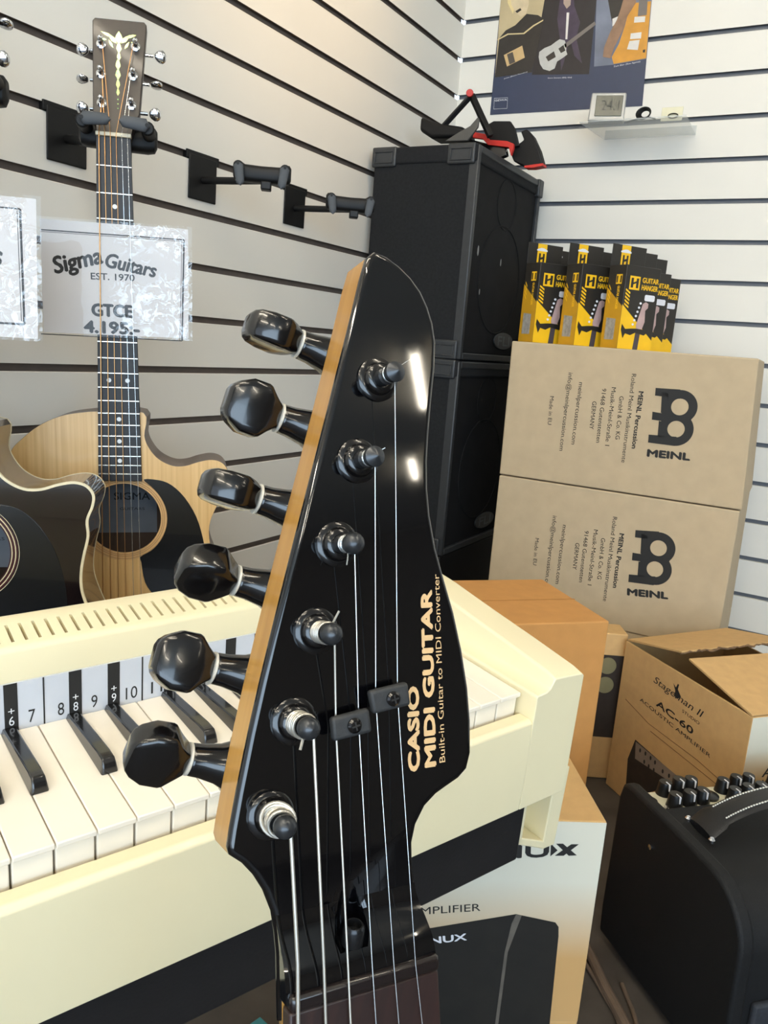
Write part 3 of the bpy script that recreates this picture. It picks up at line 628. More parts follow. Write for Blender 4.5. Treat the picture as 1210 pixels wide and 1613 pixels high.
MB().poly3([(234.8,-0.8,155),(241.9,-0.8,153.9),(230.5,-0.8,102.7),(229.8,-0.8,0.2),(229.5,-0.8,-34.2),(224.7,-0.8,-34.3),(225.8,-0.8,0.2),(226.6,-0.8,102.6),(230.8,-0.8,142.3)]).build('printed_edge', mat('print_shine', '#5c564e', .6, var=.2), pp, ang=0)
q = [(135,-0.8,112),(178.3,-0.8,118.7)]
lettering(pp, 'NUX', q[0], q[1], 9, sticker, N_FRONT, bold=.04)

# ---------------------------------------------------------------- combo amplifier, lower right
AMP = ((0.9147,-1.1132,0.2452), ((0.69385,-0.72012,0.00000),(0.72012,0.69385,0.00000),(0.00000,0.00000,1.00000)))
KA = 1.12/.95
AMP = (AMP[0], tuple(tuple(v*KA for v in r) for r in AMP[1]))
vinyl = mat('black_vinyl', '#0f1012', .6, spec=.3, var=.12, vscale=120, bump=.35, bscale=1400)
amp_w = 330
zf = -AMP[0][2]*1000/KA
t = thing('guitar_amplifier', AMP, 'black combo amplifier with cream control panel and strap handle, lower right', 'amplifier')
def prof(off=0, top=8):
    P_ = [(8, zf+12), (10, -160), (8, -14), (3, top-3), (-6, top), (-95, top), (-150, top-2)]
    P_ += [(-150-62*math.sin(a), top-62+60*math.cos(a)) for a in [math.radians(10+10*k) for k in range(9)]]
    P_ += [(-214, zf+12)]
    return P_
for x0, x1 in ((0, 17), (amp_w-17, amp_w)):
    mb = MB(); mb.prism(prof(), x0, x1, lambda a, b, c: (c, a, b)); mb.build('side_panel', vinyl, t, 4, 3)
P_ = [(4, zf+14), (4, -26), (-40, -26), (-40, -4), (-150, -6)] + [(-150-55*math.sin(a), -62+56*math.cos(a)) for a in [math.radians(10+10*k) for k in range(9)]] + [(-205, zf+14)]
mb = MB(); mb.prism(P_, 16, amp_w-16, lambda a, b, c: (c, a, b)); mb.build('cabinet', vinyl, t, 1.5)
g = MB(); g.box(30, amp_w-30, -212, -204, zf+40, -110); g.build('grille', mat('grille_cloth', '#20242b', .8, var=.25, vscale=300), t, 3)
pan_m = mat('panel_cream', '#cfc9ae', .45, var=.06, vscale=50)
pan = MB().box(17, amp_w-17, -40, 6, -26, -12).build('control_panel', pan_m, t, 1)
knob_m = mat('knob_black', '#151515', .3)
for x, y, r in [(56, 0, 9), (78, 4, 9), (94, 3, 9), (52, -26, 9), (73, -24, 9), (92, -22, 9), (134, -5, 8.5), (156, -1, 8.5), (174, -1, 8.5), (134, -26, 8.5), (156, -22, 8.5), (176, -21, 8.5), (212, -2, 8.5), (234, -2, 8.5), (212, -24, 8.5), (234, -24, 8.5)]:
    k = MB().lathe([(r+1, 0), (r, 4), (r*.86, 14), (r*.8, 16), (.01, 16)], (x, y, -12), n=18).build('knob', knob_m, pan)
    MB().box(x-.7, x+.7, y-r-.2, y-1, 8-12, 16.4-12).build('pointer', sticker, k)
MB().lathe([(12, 0), (12, 3), (8, 5), (.01, 5)], (108, -14, -12), n=20).build('jack', knob_m, pan)
MB().lathe([(8, 0), (8, 3), (5, 4), (.01, 4)], (28, -14, -12), n=18).build('jack', knob_m, pan)
for x, y in ((36, -33), (118, -33)): MB().lathe([(3, 0), (3, 5), (.01, 5)], (x, y, -12), n=10).build('switch', chrome, pan)
# strap handle across the top
hp = smooth_path([(36, -92, 2), (60, -88, 14), (100, -84, 24), (150, -80, 28), (200, -80, 28), (250, -84, 22), (290, -88, 12), (306, -90, 2)], 6)
leather = mat('black_leather', '#141416', .4, var=.1, bump=.2, bscale=900)
mb = MB(); rings = []
for i, p in enumerate(hp):
    w_ = 17 if 5 < i < len(hp)-6 else 20
    rings.append([(p[0]+0*a, p[1]+w_*math.cos(a), p[2]+4.5*math.sin(a)) for a in [2*math.pi*k/14 for k in range(14)]])
mb.loft(rings); hd_ = mb.build('handle', leather, t)
st_w = mat('white_stitch', '#d8d6cc', .7)
for s in (-11, 11):
    mb = MB()
    for i in range(6, len(hp)-8):
        a, b = hp[i], hp[i+1]
        for f0, f1 in ((.05, .33), (.55, .83)):
            A_, B_ = lerp(a, b, f0), lerp(a, b, f1)
            mb.tube([(A_[0], A_[1]+s, A_[2]+4.0), (B_[0], B_[1]+s, B_[2]+4.0)], .9, 5)
    mb.build('stitching', st_w, hd_)
for x in (36, 306):
    for dy in (-20, 20):
        MB().lathe([(3.6, 0), (3.6, 3), (2, 5), (.01, 5)], (x, -91+dy, 0), n=12).build('rivet', chrome, hd_)
MB().lathe([(3, 0), (3, 1), (.01, 1.6)], (0, -62, -35), (-1, 0, 0), 12).build('screw', chrome, t)
for x in (30, amp_w-30):
    for y in (-180, -20): MB().lathe([(12, 0), (14, 13)], (x, y, zf), n=16).build('foot', black_satin, t)

# ---------------------------------------------------------------- cables on the floor
cab1 = mat('cable_brown', '#6a5a4c', .5, var=.1)
def cable(pts, r, lab):
    mb = MB(); mb.tube(smooth_path([(p[0], p[1], r+1) for p in pts], 8), r, 10)
    o = mb.build('floor_cable', cab1); return tag(o, lab, 'cable', None)
cable([(879.4,-1128.1,8),(908.3,-1153.2,8),(943.2,-1201.4,8),(965.5,-1228.2,8),(999.6,-1269.3,8),(1037.9,-1306.6,8)], 7, 'thick grey brown cable lying on the floor between carton and amplifier')
cable([(887,-1150.8,4),(919.3,-1182.9,4),(950.5,-1217,4),(975.5,-1248.9,4),(998.4,-1308.7,4)], 3, 'thin brown cable lying on the floor along the thick one')
cable([(961.9,-1180.1,4),(976,-1202.9,4),(990,-1226.7,4),(1008,-1269.8,4)], 3, 'short thin cable on the floor at the foot of the amplifier')

teal = MB().box(-30, 30, -30, 30, .5, 6).build('folder', mat('teal_card', '#3f8f96', .5), None, 1)
teal.location = (.625, -1.536, 0); teal.rotation_euler.z = math.radians(78)
tag(teal, 'teal folder lying on the floor under the organ, only its corner showing', 'folder')

# ---------------------------------------------------------------- cream reed organ
ORG = ((0.8980,-1.5626,0.5218), ((0.38643,-0.92091,0.05096),(0.92166,0.38348,-0.05903),(0.03482,0.06978,0.99695)))
cream = mat('cream_plastic', '#eadfba', .38, var=.03, vscale=8, coat=.1)
ivory = mat('ivory_key', '#f1e8d8', .28, var=.02, vscale=30, coat=.2)
ebony = mat('black_key', '#161516', .18, coat=.4, var=.2, vscale=120)
org = thing('reed_organ', ORG, 'cream chord organ with black and white keys standing behind the guitar headstock', 'organ')
PITCH = 23.5; S0 = -27*PITCH; S1 = 59.0
mb = MB()  # lower case: front panel, floor and right cheek
mb.prism([(-19, -85), (-20.5, -30), (-18.7, -1), (-15, 2.2), (-3, 1.5), (-3, -6), (2, -8), (126, -8), (126, 20), (176, 20), (176, -85)], S0-60, 1.5, lambda a, b, c: (c, a, b))
mb.build('case', cream, org, 1.2, 3)
def cheek(sg, s_in, s_out, name):
    rings = []
    for e, h in ((-19.2, 33), (-8, 36), (40, 42), (90, 47.5), (127, 52), (150, 55), (176, 57)):
        d_ = (s_out-s_in)
        rings.append([(s_in, e, -85), (s_in, e, 23), (s_in+d_*.02, e, 24.5), (s_in+d_*.20, e, 25.5), (s_in+d_*.27, e, 28), (s_in+d_*.31, e, min(34, h-1)), (s_in+d_*.33, e, h+1.5), (s_in+d_*.36, e, h+3), (s_out-d_*.05, e, h), (s_out, e, h-2.5), (s_out, e, -85)])
    m_ = MB(); m_.loft(rings); return m_.build(name, cream, org, 1.2, 3, ang=40)
cheek(1, 1.6, S1, 'cheek'); cheek(-1, S0-1, S0-60, 'cheek')
# hood with the sound slots
m_ = MB(); m_.prism([(128, 56), (127.4, 59), (131, 78.5), (134, 80.8), (176, 84.5), (182, 83), (184, 20), (131, 20), (131, 56)], S0-61, -25, lambda a, b, c: (c, a, b))
hood = m_.build('hood', cream, org, 1.3, 3)
cut = MB()
slot = -404
for k in range(64):
    s = -34-k*8.9
    cut.prism([(-1.1, -12.5), (1.1, -12.5), (1.1, 12), (.6, 12.6), (-.6, 12.6), (-1.1, 12)], 66, 120, lambda a, b, c, s=s: (s+a+.03*b, 152+b, c))
cm = bpy.data.meshes.new('slot_cutter'); bmesh.ops.recalc_face_normals(cut.bm, faces=cut.bm.faces); cut.bm.to_mesh(cm); cut.bm.free()
co = bpy.data.objects.new('slot_cutter', cm); COL.objects.link(co); co.matrix_world = org.matrix_world.copy()
bpy.context.view_layer.update()
bo = hood.modifiers.new('slots', 'BOOLEAN'); bo.object = co; bo.operation = 'DIFFERENCE'; bo.solver = 'EXACT'
bpy.context.view_layer.update()
dg = bpy.context.evaluated_depsgraph_get()
nm = bpy.data.meshes.new_from_object(hood.evaluated_get(dg)); hood.modifiers.clear(); hood.data = nm
bpy.data.objects.remove(co)
# key label strip
lab_m = mat('label_strip', '#c9ccd2', .45, var=.03)
strip = MB().box(S0, 1, 126.3, 128, 18, 57).build('label_strip', lab_m, org)
white_ink = mat('white_ink', '#e6e6e6', .6)
# keys, counted from the right end: note 0 = C
NOTES = 'CBAGFED'
BLACK_AFTER = {'C': False, 'B': True, 'A': True, 'G': True, 'F': False, 'E': True, 'D': True}   # a black key on the left edge of this white key?
num0 = 22
for k in range(27):
    nt_ = NOTES[k % 7]; a, b = -(k+1)*PITCH+.35, -k*PITCH-.35
    m_ = MB()
    m_.box(a+.3, b-.3, .6, 122, -4, 17)
    m_.box(a, b, -3.2, 126, 17, 21)
    kb_ = m_.build('white_key', ivory, org, .9, 3)
    if k < 26:
        x = -(k+1)*PITCH
        n_ = num0-k
        if n_ > 0:
            s_ = str(n_); w_ = 4.4*len(s_)
            c_ = (a+b)/2+4.4+(4.0 if nt_ in 'BE' else 0)
            lettering(strip, s_, (c_-w_/2-.4, 126.2, 24.5), (c_+w_/2-.4, 126.2, 24.5), 10, ink, (0, -1, 0))
        if BLACK_AFTER[nt_] and nt_ in 'BAGED':
            off = {'B': 2.0, 'A': 0, 'G': -2.0, 'E': 2.0, 'D': -2.0}[nt_]
            c_ = x+off+2.6
            m_ = MB(); m_.loft([[(c_-w2, e, z0), (c_+w2, e, z0), (c_+w3, e, z1), (c_-w3, e, z1)] for e, w2, w3, z0, z1 in ((47, 5.6, 4.3, 20.5, 22.5), (48.5, 5.7, 4.2, 20.5, 28), (51, 5.7, 4.0, 20.5, 31), (60, 5.7, 4.0, 20.5, 31.2), (126, 5.7, 4.2, 20.0, 24.5))])
            m_.build('black_key', ebony, org, 1, 3)
            c_ += 1.8
            bs = MB().box(c_-4.4, c_+4.4, 125.9, 126.25, 18, 57).build('label_bar', ink, strip)
            if n_ > 1:
                lettering(bs, '+', (c_-2, 125.8, 33.5), (c_+2, 125.8, 33.5), 6, white_ink, (0, -1, 0)); 
                s_ = str(n_-1); w_ = 3.4*len(s_)
                lettering(bs, s_, (c_-w_/2, 125.8, 25.5), (c_+w_/2, 125.8, 25.5), 7, white_ink, (0, -1, 0))
        else:
            MB().box(x+3.9, x+4.9, 125.9, 126.25, 18, 57).build('label_line', ink, strip)
# dark base, leg bracket at the right end and the stand behind the neck
MB().box(S0-40, 33.5, 0, 150, -163, -85.2).build('base', mat('organ_base_black', '#141315', .6, var=.15, bump=.1), org, 2)
LEGP = [(36.3,4,-107.1),(38.5,4,-148),(80.1,4,-176.3),(97.8,4,-177.6),(100.3,4,-107.4),(67.5,4,-109.3)]
b0, b1 = LEGP[1], LEGP[2]
x0, x1 = 36, 91
br = MB()
br.box(36, 40, 3, 40, -150, -84); br.box(36, 91, 36, 40, -168, -84)
br.hexa({(0,0,0): (72, 3, -170), (1,0,0): (90, 3, -171), (0,1,0): (72, 40, -170), (1,1,0): (90, 40, -171), (0,0,1): (74, 3, -84), (1,0,1): (93, 3, -84), (0,1,1): (74, 40, -84), (1,1,1): (93, 40, -84)})
br.hexa({(0,0,0): (36, 3, -150), (1,0,0): (76, 3, -171), (0,1,0): (36, 40, -150), (1,1,0): (76, 40, -171), (0,0,1): (36, 3, -142), (1,0,1): (76, 3, -162), (0,1,1): (36, 40, -142), (1,1,1): (76, 40, -162)})
br.build('leg_bracket', cream, org, 1.2, 3)
foot = Matrix(ORG[1]) @ Vector((-.105, .07, -.163)) + Vector(ORG[0])
sp = MB(); zt = (foot.z-.004)*1000
sp.box(-30, 30, -40, 40, 20, zt); sp.box(-160, 160, 60, 110, 1, 30); sp.box(-25, 25, -30, 150, 1, 30)
stand = sp.build('organ_stand', black_satin, None, 3)
stand.location = (foot.x, foot.y, 0); stand.rotation_euler.z = math.atan2(ORG[1][1][0], ORG[1][0][0])
tag(stand, 'black pedestal stand carrying the cream organ, behind the guitar neck', 'stand')

# ---------------------------------------------------------------- hanging acoustic guitars
AC = ((0.2088,-1.3911,1.0542), ((0.73299,-0.04946,0.68502),(0.68605,0.00538,-0.73370),(0.03260,0.99876,0.03787)))
def wood(name, hexa, dark, rough, coat, sx=260):
    return mat(name, hexa, rough, coat=coat, var=.1, vscale=1.0, stretch=(sx, 3, 60), dark=dark)
spruce = wood('spruce_top', '#dcb77c', '#c89f62', .42, .15)
maho = wood('mahogany_side', '#5f4a3c', '#4d3a2e', .4, .15, 30)
head_wood = wood('dark_rosewood', '#20130f', '#150c09', .4, .08, 90)
board_m = wood('fretboard_dark', '#17161a', '#0f0e11', .5, 0, 120)
pick_black = mat('pickguard_black', '#0e0f12', .22, coat=.3, var=.05)
bone = mat('bone_nut', '#d9cdb2', .5)
bronze = mat('bronze_string', '#b98b5a', .35, metal=.8)
steel = mat('steel_string', '#c9cccc', .25, metal=.9)
fret_m = mat('fret_wire', '#cfcfc8', .25, metal=.9)
dot_m = mat('pearl_dot', '#d5d8da', .3)
red_dark = wood('sunburst_top', '#1a0f10', '#0e090b', .12, .8, 40)
side_gloss = wood('gloss_brown_side', '#4a3d33', '#372c25', .12, .6, 30)
bind_m = mat('cream_binding', '#d8cba8', .35)
label_paper = mat('label_paper', '#75787e', .7)
inside_m = mat('guitar_inside', '#4a382a', .8)
abal = mat('abalone_inlay', '#4aa06e', .15, metal=.5, var=.5, vscale=400, dark='#c7c46a')
FRET = lambda n: 645.0*(1-2**(-n/12.0))
WID = lambda y: 43+14.5*y/FRET(20)
RIGHT = [(32,-356),(33,-389),(40,-407),(52,-421),(70,-430),(88,-430),(107,-424),(125,-421),(139,-425),(147,-436),(146,-450),(140,-467),(133,-486),(123,-510),(121,-531),(125,-553),(137,-580),(160,-618),(182,-662),(196,-720),(192,-778),(170,-824),(126,-855),(70,-866),(0,-870)]
LEFT = [(-70,-866),(-126,-855),(-170,-824),(-192,-778),(-196,-720),(-182,-662),(-160,-618),(-139,-580),(-130,-553),(-128,-531),(-132,-505),(-141,-475),(-147,-450),(-146,-428),(-139,-409),(-127,-396),(-110,-381),(-90,-369),(-70,-361.5),(-47,-357.5),(-29,-356)]
SHALLOW = {(133,-486): (141,-486), (123,-510): (136,-510), (121,-531): (133,-531), (125,-553): (134,-553), (137,-580): (143,-580)}
BODY_PALE = [(p[0], p[1]) for p in smooth_path([(x, y, 0) for x, y in RIGHT+LEFT], 4, True)]
BODY_DARK = [(p[0], p[1]) for p in smooth_path([(*SHALLOW.get(q, q), 0) for q in RIGHT+LEFT], 4, True)]
BODY = BODY_PALE
def inset(poly, d):
    out = []; n = len(poly)
    for i in range(n):
        a, b = Vector(poly[i-1]), Vector(poly[(i+1) % n]); t = (b-a).normalized()
        out.append((poly[i][0]+t.y*d*-1*ORI, poly[i][1]+t.x*d*ORI))
    return out
ar = sum(BODY[i-1][0]*BODY[i][1]-BODY[i][0]*BODY[i-1][1] for i in range(len(BODY)))
ORI = 1 if ar > 0 else -1
HOLE = (4.0, -506.0)
DEPTH = 92
def acoustic(frame, label, dark=False, strings=True):
    BODY = BODY_DARK if dark else BODY_PALE
    t = thing('acoustic_guitar', frame, label, 'acoustic guitar')
    top_m, side_m = (red_dark, side_gloss) if dark else (spruce, maho)
    body = MB().plate(inset(BODY, 2.2 if dark else .4), [circle(*HOLE, 50, 48)], -3.2, 0).build('top', top_m, t, 0, ang=25)
    m_ = MB()   # sides as a shell, and the back
    out = BODY; inn = inset(BODY, 3)
    A = [m_.v((p[0], p[1], -1)) for p in out]; B = [m_.v((p[0], p[1], -DEPTH)) for p in out]
    C = [m_.v((p[0], p[1], -1)) for p in inn]; D = [m_.v((p[0], p[1], -DEPTH)) for p in inn]
    n = len(out)
    for i in range(n):
        j = (i+1) % n
        m_.face([A[i], A[j], B[j], B[i]]); m_.face([C[j], C[i], D[i], D[j]]); m_.face([A[j], A[i], C[i], C[j]]); m_.face([B[i], B[j], D[j], D[i]])
    m_.build('sides', side_m, t, ang=30)
    bk = MB().prism(inset(BODY, 1.0), -DEPTH-3, -DEPTH+1).build('back', inside_m if not dark else side_m, t, ang=25)
    # rosette
    m_ = MB()
    for r0, r1, z in ((50, 61, .35),):
        o = circle(*HOLE, r1, 56); i_ = circle(*HOLE, r0, 56)
        a_ = [m_.v((p[0], p[1], z)) for p in o]; b_ = [m_.v((p[0], p[1], z)) for p in i_]; c_ = [m_.v((p[0], p[1], -3.2)) for p in i_]; d_ = [m_.v((p[0], p[1], -.2)) for p in o]
        for k in range(56): j = (k+1) % 56; m_.face([a_[k], a_[j], b_[j], b_[k]]); m_.face([b_[k], b_[j], c_[j], c_[k]]); m_.face([d_[k], d_[j], a_[j], a_[k]])
    ro = m_.build('rosette', mat('rosette_wood', '#c8a06a', .4, var=.08) if not dark else mat('rosette_dark', '#3a0f12', .3), t, ang=20)
    for r in ((52.5, 55, 58.5) if not dark else (52, 56, 60)):
        m_ = MB(); m_.tube([(p[0], p[1], .4) for p in circle(*HOLE, r, 56)], .35 if not dark else .7, 5, loop=True); m_.build('ring', mat('ring_brown', '#8f6a3f', .5) if not dark else bind_m, ro)
    m_ = MB().plate([(-44+p[0]*1, p[1]) for p in [(0,-470),(88,-470),(88,-545),(0,-545)]], [], -DEPTH+1.2, -DEPTH+1.6)
    lb = m_.build('maker_label', label_paper, t)
    lettering(lb, 'SIGMA', (-18, -494, -DEPTH+1.7), (34, -494, -DEPTH+1.7), 11, ink, (0, 0, 1), bold=.01)
    lettering(lb, 'GUITARS', (-10, -510, -DEPTH+1.7), (26, -510, -DEPTH+1.7), 4, ink, (0, 0, 1))
    PG = [(31,-450),(52,-451),(69,-458),(87,-476),(103,-504),(112,-535),(116,-562),(116,-590),(108,-610),(92,-622),(68,-626),(45,-620),(31,-600),(26,-570),(25,-562),(40,-553),(52,-540),(60,-523),(62.5,-506),(60,-489),(52,-473),(42,-461)]
    MB().prism([(p[0], p[1]) for p in smooth_path([(x, y, 0) for x, y in PG], 3, True)], -.3, .9).build('pickguard', pick_black, t, .3)
    if dark:
        for z, m__ in ((-1.2, bind_m), (-DEPTH+.5, bind_m)):
            m_ = MB(); A = inset(BODY, 2.6); B2 = inset(BODY, -.4)
            za, zc = z+1.8, z-1.8
            v1 = [m_.v((p[0], p[1], za)) for p in A]; v2 = [m_.v((p[0], p[1], za)) for p in B2]; v3 = [m_.v((p[0], p[1], zc)) for p in B2]
            for i in range(n): j = (i+1) % n; m_.face([v1[i], v1[j], v2[j], v2[i]]); m_.face([v2[i], v2[j], v3[j], v3[i]])
            m_.build('binding', m__, t, ang=30)
    # bridge
    m_ = MB(); m_.prism([(-80,-690),(80,-690),(80,-712),(40,-720),(-40,-720),(-80,-712)], 0, 9); m_.build('bridge', head_wood, t, 2)
    # neck and fingerboard
    m_ = MB(); rings = []
    for y, w, d in ((4, 21, 16), (-60, 22, 19), (-300, 26, 22), (-335, 27, 34), (-357, 28, 60)):
        rings.append([(w*math.cos(a), y, -d*math.sin(a)) for a in [math.pi*k/12 for k in range(13)]])
    m_.loft(rings); m_.build('neck', maho if not dark else side_gloss, t, ang=40)
    m_ = MB(); L_ = FRET(20)+10
    m_.hexa({(0,0,0): (-21.5,0,0), (1,0,0): (21.5,0,0), (0,1,0): (-WID(L_)/2,-L_,0), (1,1,0): (WID(L_)/2,-L_,0), (0,0,1): (-21.5,0,5.5), (1,0,1): (21.5,0,5.5), (0,1,1): (-WID(L_)/2,-L_,5.5), (1,1,1): (WID(L_)/2,-L_,5.5)})
    fb = m_.build('fingerboard', board_m, t, .6)
    for k in range(1, 21):
        w = WID(FRET(k))/2; MB().box(-w, w, -FRET(k)-.9, -FRET(k)+.9, 5, 6.5).build('fret', fret_m, fb, .4)
    for k in (3, 5, 7, 9, 12, 15, 17, 19):
        y = -(FRET(k)+FRET(k-1))/2
        for x in ((-12, 12) if k == 12 else (0,)): MB().lathe([(3, 0), (3, .25), (.01, .3)], (x, y, 5.45), n=16).build('dot', dot_m, fb)
    MB().box(-22, 22, 0, 5, -1, 8.5).build('nut', bone, t, 1)
    # headstock, leaning back
    ca, sa = math.cos(math.radians(13)), math.sin(math.radians(13))
    H_ = lambda x, y, z: (x, y*ca+z*sa, -y*sa+z*ca)
    m_ = MB(); m_.prism([(-21.5, 2), (21.5, 2), (26, 22), (32, 34), (41, 157), (38, 161), (-24, 159), (-27, 155), (-26, 34), (-24, 22)], -15, 0, H_)
    hs = m_.build('headstock', head_wood, t, 1, ang=25)
    def leaf(x, y, w, h, tilt=0):
        c, s = math.cos(tilt), math.sin(tilt)
        return MB().flat([(x+a*c-b*s, y+a*s+b*c) for a, b in ((0, -h), (w, -h*.2), (w*.6, h*.5), (0, h), (-w*.6, h*.5), (-w, -h*.2))], .3, H_).build('inlay', abal, hs, ang=0)
    for q in ((6, 135, 5, 9, 0), (-2, 133, 3, 8, .7), (14, 134, 3, 8, -.7), (-9, 138, 2.2, 8, 1.2), (21, 139, 2.2, 8, -1.2), (6, 122, 3.4, 8, 0), (6, 110, 2.6, 6, 0), (5, 99, 3.2, 8, 0), (5, 86, 3.4, 8, 0), (5, 73, 2.6, 7, 0), (5, 62, 2.2, 5, 0), (5, 52, 1, 1, 0), (5, 46, 1, 1, 0), (5, 40, .9, .9, 0), (-13, 131, 1.6, 4, 1.5), (25, 131, 1.6, 4, -1.5), (-4, 126, 1.8, 6, .5), (16, 126, 1.8, 6, -.5)): leaf(*q)
    for sd, posts, bx in ((-1, ((-16, 124), (-16, 84), (-15, 45)), -37), (1, ((27, 126), (24, 86), (22, 46)), 55)):
        for i, (x, y) in enumerate(posts):
            tn = MB().lathe([(6.2, 0), (6.2, 1), (4.2, 2), (3, 2.2), (3, 9), (2.2, 11), (3.2, 12.5), (3.2, 15), (1.5, 17), (.01, 17.3)], H_(x, y, 0), H_(0, 0, 1), 20).build('tuner', chrome, t)
            ed = (41, 38, 36)[i] if sd > 0 else -27
            a_ = H_(ed, y-4, -10); xb = bx-(0, 5, 7)[i] if sd > 0 else bx
            b_ = H_(xb-sd*6, y-4, -10); m_ = MB(); m_.tube([H_(ed-sd*12, y-4, -10), b_], 2.4, 10); m_.build('tuner_shaft', chrome, tn)
            m_ = MB(); th = (.35, 1.45, .55)[i]
            r_ = []
            for u, hw, ht in ((-4, 3, 2.6), (-2, 5.5, 3.4), (2, 8, 3.8), (6, 8.3, 3.6), (9, 6, 3), (10.5, 3, 2)):
                r_.append([H_(xb+sd*u, y-4+hw*math.cos(q)*math.cos(th)-ht*math.sin(q)*math.sin(th), -10+hw*math.cos(q)*math.sin(th)+ht*math.sin(q)*math.cos(th)) for q in [2*math.pi*k/16 for k in range(16)]])
            m_.loft(r_); m_.build('tuner_button', chrome, tn, ang=60)
    xs0 = [-17.5+7*k for k in range(6)]; xs1 = [-27+10.8*k for k in range(6)]
    PST = [(-16, 45), (-16, 84), (-16, 124), (27, 126), (24, 86), (22, 46)]
    for k in range(6):
        h0 = 9.2; hz = 10.6 if k in (0, 5) else 6.6
        m_ = MB(); px, py = PST[k]
        m_.tube([H_(px+(2 if k < 3 else -2), py, 8), (xs0[k], 2.5, 8.8), (lerp((xs0[k],), (xs1[k],), .13)[0], -95, hz), (lerp((xs0[k],), (xs1[k],), .38)[0], -265, hz), (lerp((xs0[k],), (xs1[k],), .6)[0], -400, 9.5), (xs1[k], -700, 12)], (.75, .62, .5, .42, .34, .3)[k], 6)
        m_.build('string', bronze if k < 4 else steel, t)
    return t
acoustic(AC, 'pale spruce acoustic guitar with black pickguard hanging on the left wall')
AC2 = (tuple(Vector(AC[0])+Vector((0.0063, -0.2308, -0.0026))), ((0.75100,-0.04864,0.66530),(0.66690,0.03135,-0.75050),(0.01565,0.99832,0.05598)))
acoustic(AC2, 'dark red sunburst acoustic guitar with cream binding, cut off by left edge', dark=True)

# ---------------------------------------------------------------- price signs in plastic sleeves
paper = mat('sign_paper', '#c4c2c3', .6, var=.01)
sleeve = bpy.data.materials.new('plastic_sleeve'); sleeve.use_nodes = True
nt = sleeve.node_tree; nt.nodes.remove(nt.nodes['Principled BSDF'])
def nd(k, **kw):
    n = nt.nodes.new(k)
    for a, v in kw.items():
        if hasattr(n, a): setattr(n, a, v)
        else: n.inputs[a].default_value = v
    return n
tr, gl, mx = nd('ShaderNodeBsdfTransparent'), nd('ShaderNodeBsdfGlossy', Roughness=.03), nd('ShaderNodeMixShader')
tc = nd('ShaderNodeTexCoord'); n1 = nd('ShaderNodeTexNoise', Scale=60, Detail=3, Distortion=2.2); n2 = nd('ShaderNodeTexNoise', Scale=14, Detail=2)
sx = nd('ShaderNodeSeparateXYZ'); mr = nd('ShaderNodeMapRange'); mr.inputs['From Min'].default_value = -.012; mr.inputs['From Max'].default_value = .02; mk = nd('ShaderNodeMath', operation='MULTIPLY')
rp = nd('ShaderNodeValToRGB'); rp.color_ramp.elements[0].position = .44; rp.color_ramp.elements[1].position = .54
nt.links.new(tc.outputs['Object'], sx.inputs[0]); nt.links.new(sx.outputs['X'], mr.inputs['Value'])
mu = nd('ShaderNodeMath', operation='MULTIPLY'); fac = nd('ShaderNodeMath', operation='MULTIPLY_ADD'); fac.inputs[1].default_value = .10; fac.inputs[2].default_value = .02
bp = nd('ShaderNodeBump', Strength=.35, Distance=.004)
for n in (n1, n2): nt.links.new(tc.outputs['Object'], n.inputs['Vector'])
nt.links.new(n2.outputs['Fac'], rp.inputs['Fac']); nt.links.new(rp.outputs['Color'], mk.inputs[0]); nt.links.new(mr.outputs[0], mk.inputs[1]); nt.links.new(n1.outputs['Fac'], mu.inputs[0]); nt.links.new(mk.outputs[0], mu.inputs[1])
nt.links.new(mu.outputs[0], bp.inputs['Height']); nt.links.new(bp.outputs['Normal'], gl.inputs['Normal'])
rq = nd('ShaderNodeValToRGB'); rq.color_ramp.elements[0].position = .50; rq.color_ramp.elements[1].position = .54; mk2 = nd('ShaderNodeMath', operation='MULTIPLY')
nt.links.new(n1.outputs['Fac'], rq.inputs['Fac']); nt.links.new(rq.outputs['Color'], mk2.inputs[0]); nt.links.new(mk.outputs[0], mk2.inputs[1]); nt.links.new(mk2.outputs[0], fac.inputs[0]); nt.links.new(fac.outputs[0], mx.inputs[0])
nt.links.new(tr.outputs[0], mx.inputs[1]); nt.links.new(gl.outputs[0], mx.inputs[2])
nt.links.new(mx.outputs[0], [n for n in nt.nodes if n.type == 'OUTPUT_MATERIAL'][0].inputs['Surface'])
def sign(frame, label, w, h, sleeve_pad=5):
    t = thing('price_sign', frame, label, 'price sign')
    p = MB().box(-w/2, w/2, -h/2, h/2, 0, .4).build('paper', paper, t)
    m_ = MB()
    nx_, ny_ = 24, 16
    ww, hh = w/2+sleeve_pad, h/2+sleeve_pad*.6
    random.seed(int(w))
    z_ = [[1.1+random.uniform(-.25, .25) for j in range(ny_+1)] for i in range(nx_+1)]
    V = [[m_.v((-ww+2*ww*i/nx_, -hh+2*hh*j/ny_, z_[i][j])) for j in range(ny_+1)] for i in range(nx_+1)]
    for i in range(nx_):
        for j in range(ny_): m_.face([V[i][j], V[i+1][j], V[i+1][j+1], V[i][j+1]])
    m_.build('plastic_sleeve', sleeve, t, ang=180)
    return t, p
def sign_line(p, a, b, w=.8, z=.45):
    a, b = Vector((*a, 0)), Vector((*b, 0)); d = (b-a).normalized(); n_ = Vector((-d.y, d.x, 0))*w
    MB().flat([(a+n_)[:2], (b+n_)[:2], (b-n_)[:2], (a-n_)[:2]], z).build('border_line', ink, p, ang=0)
SG = [(-95.5,-108.6),(99,-104.8),(95.8,-257.5),(-97.4,-251.8)]
cx = (SG[0][0]+SG[1][0]+SG[2][0]+SG[3][0])/4; cy = (SG[0][1]+SG[1][1]+SG[2][1]+SG[3][1])/4
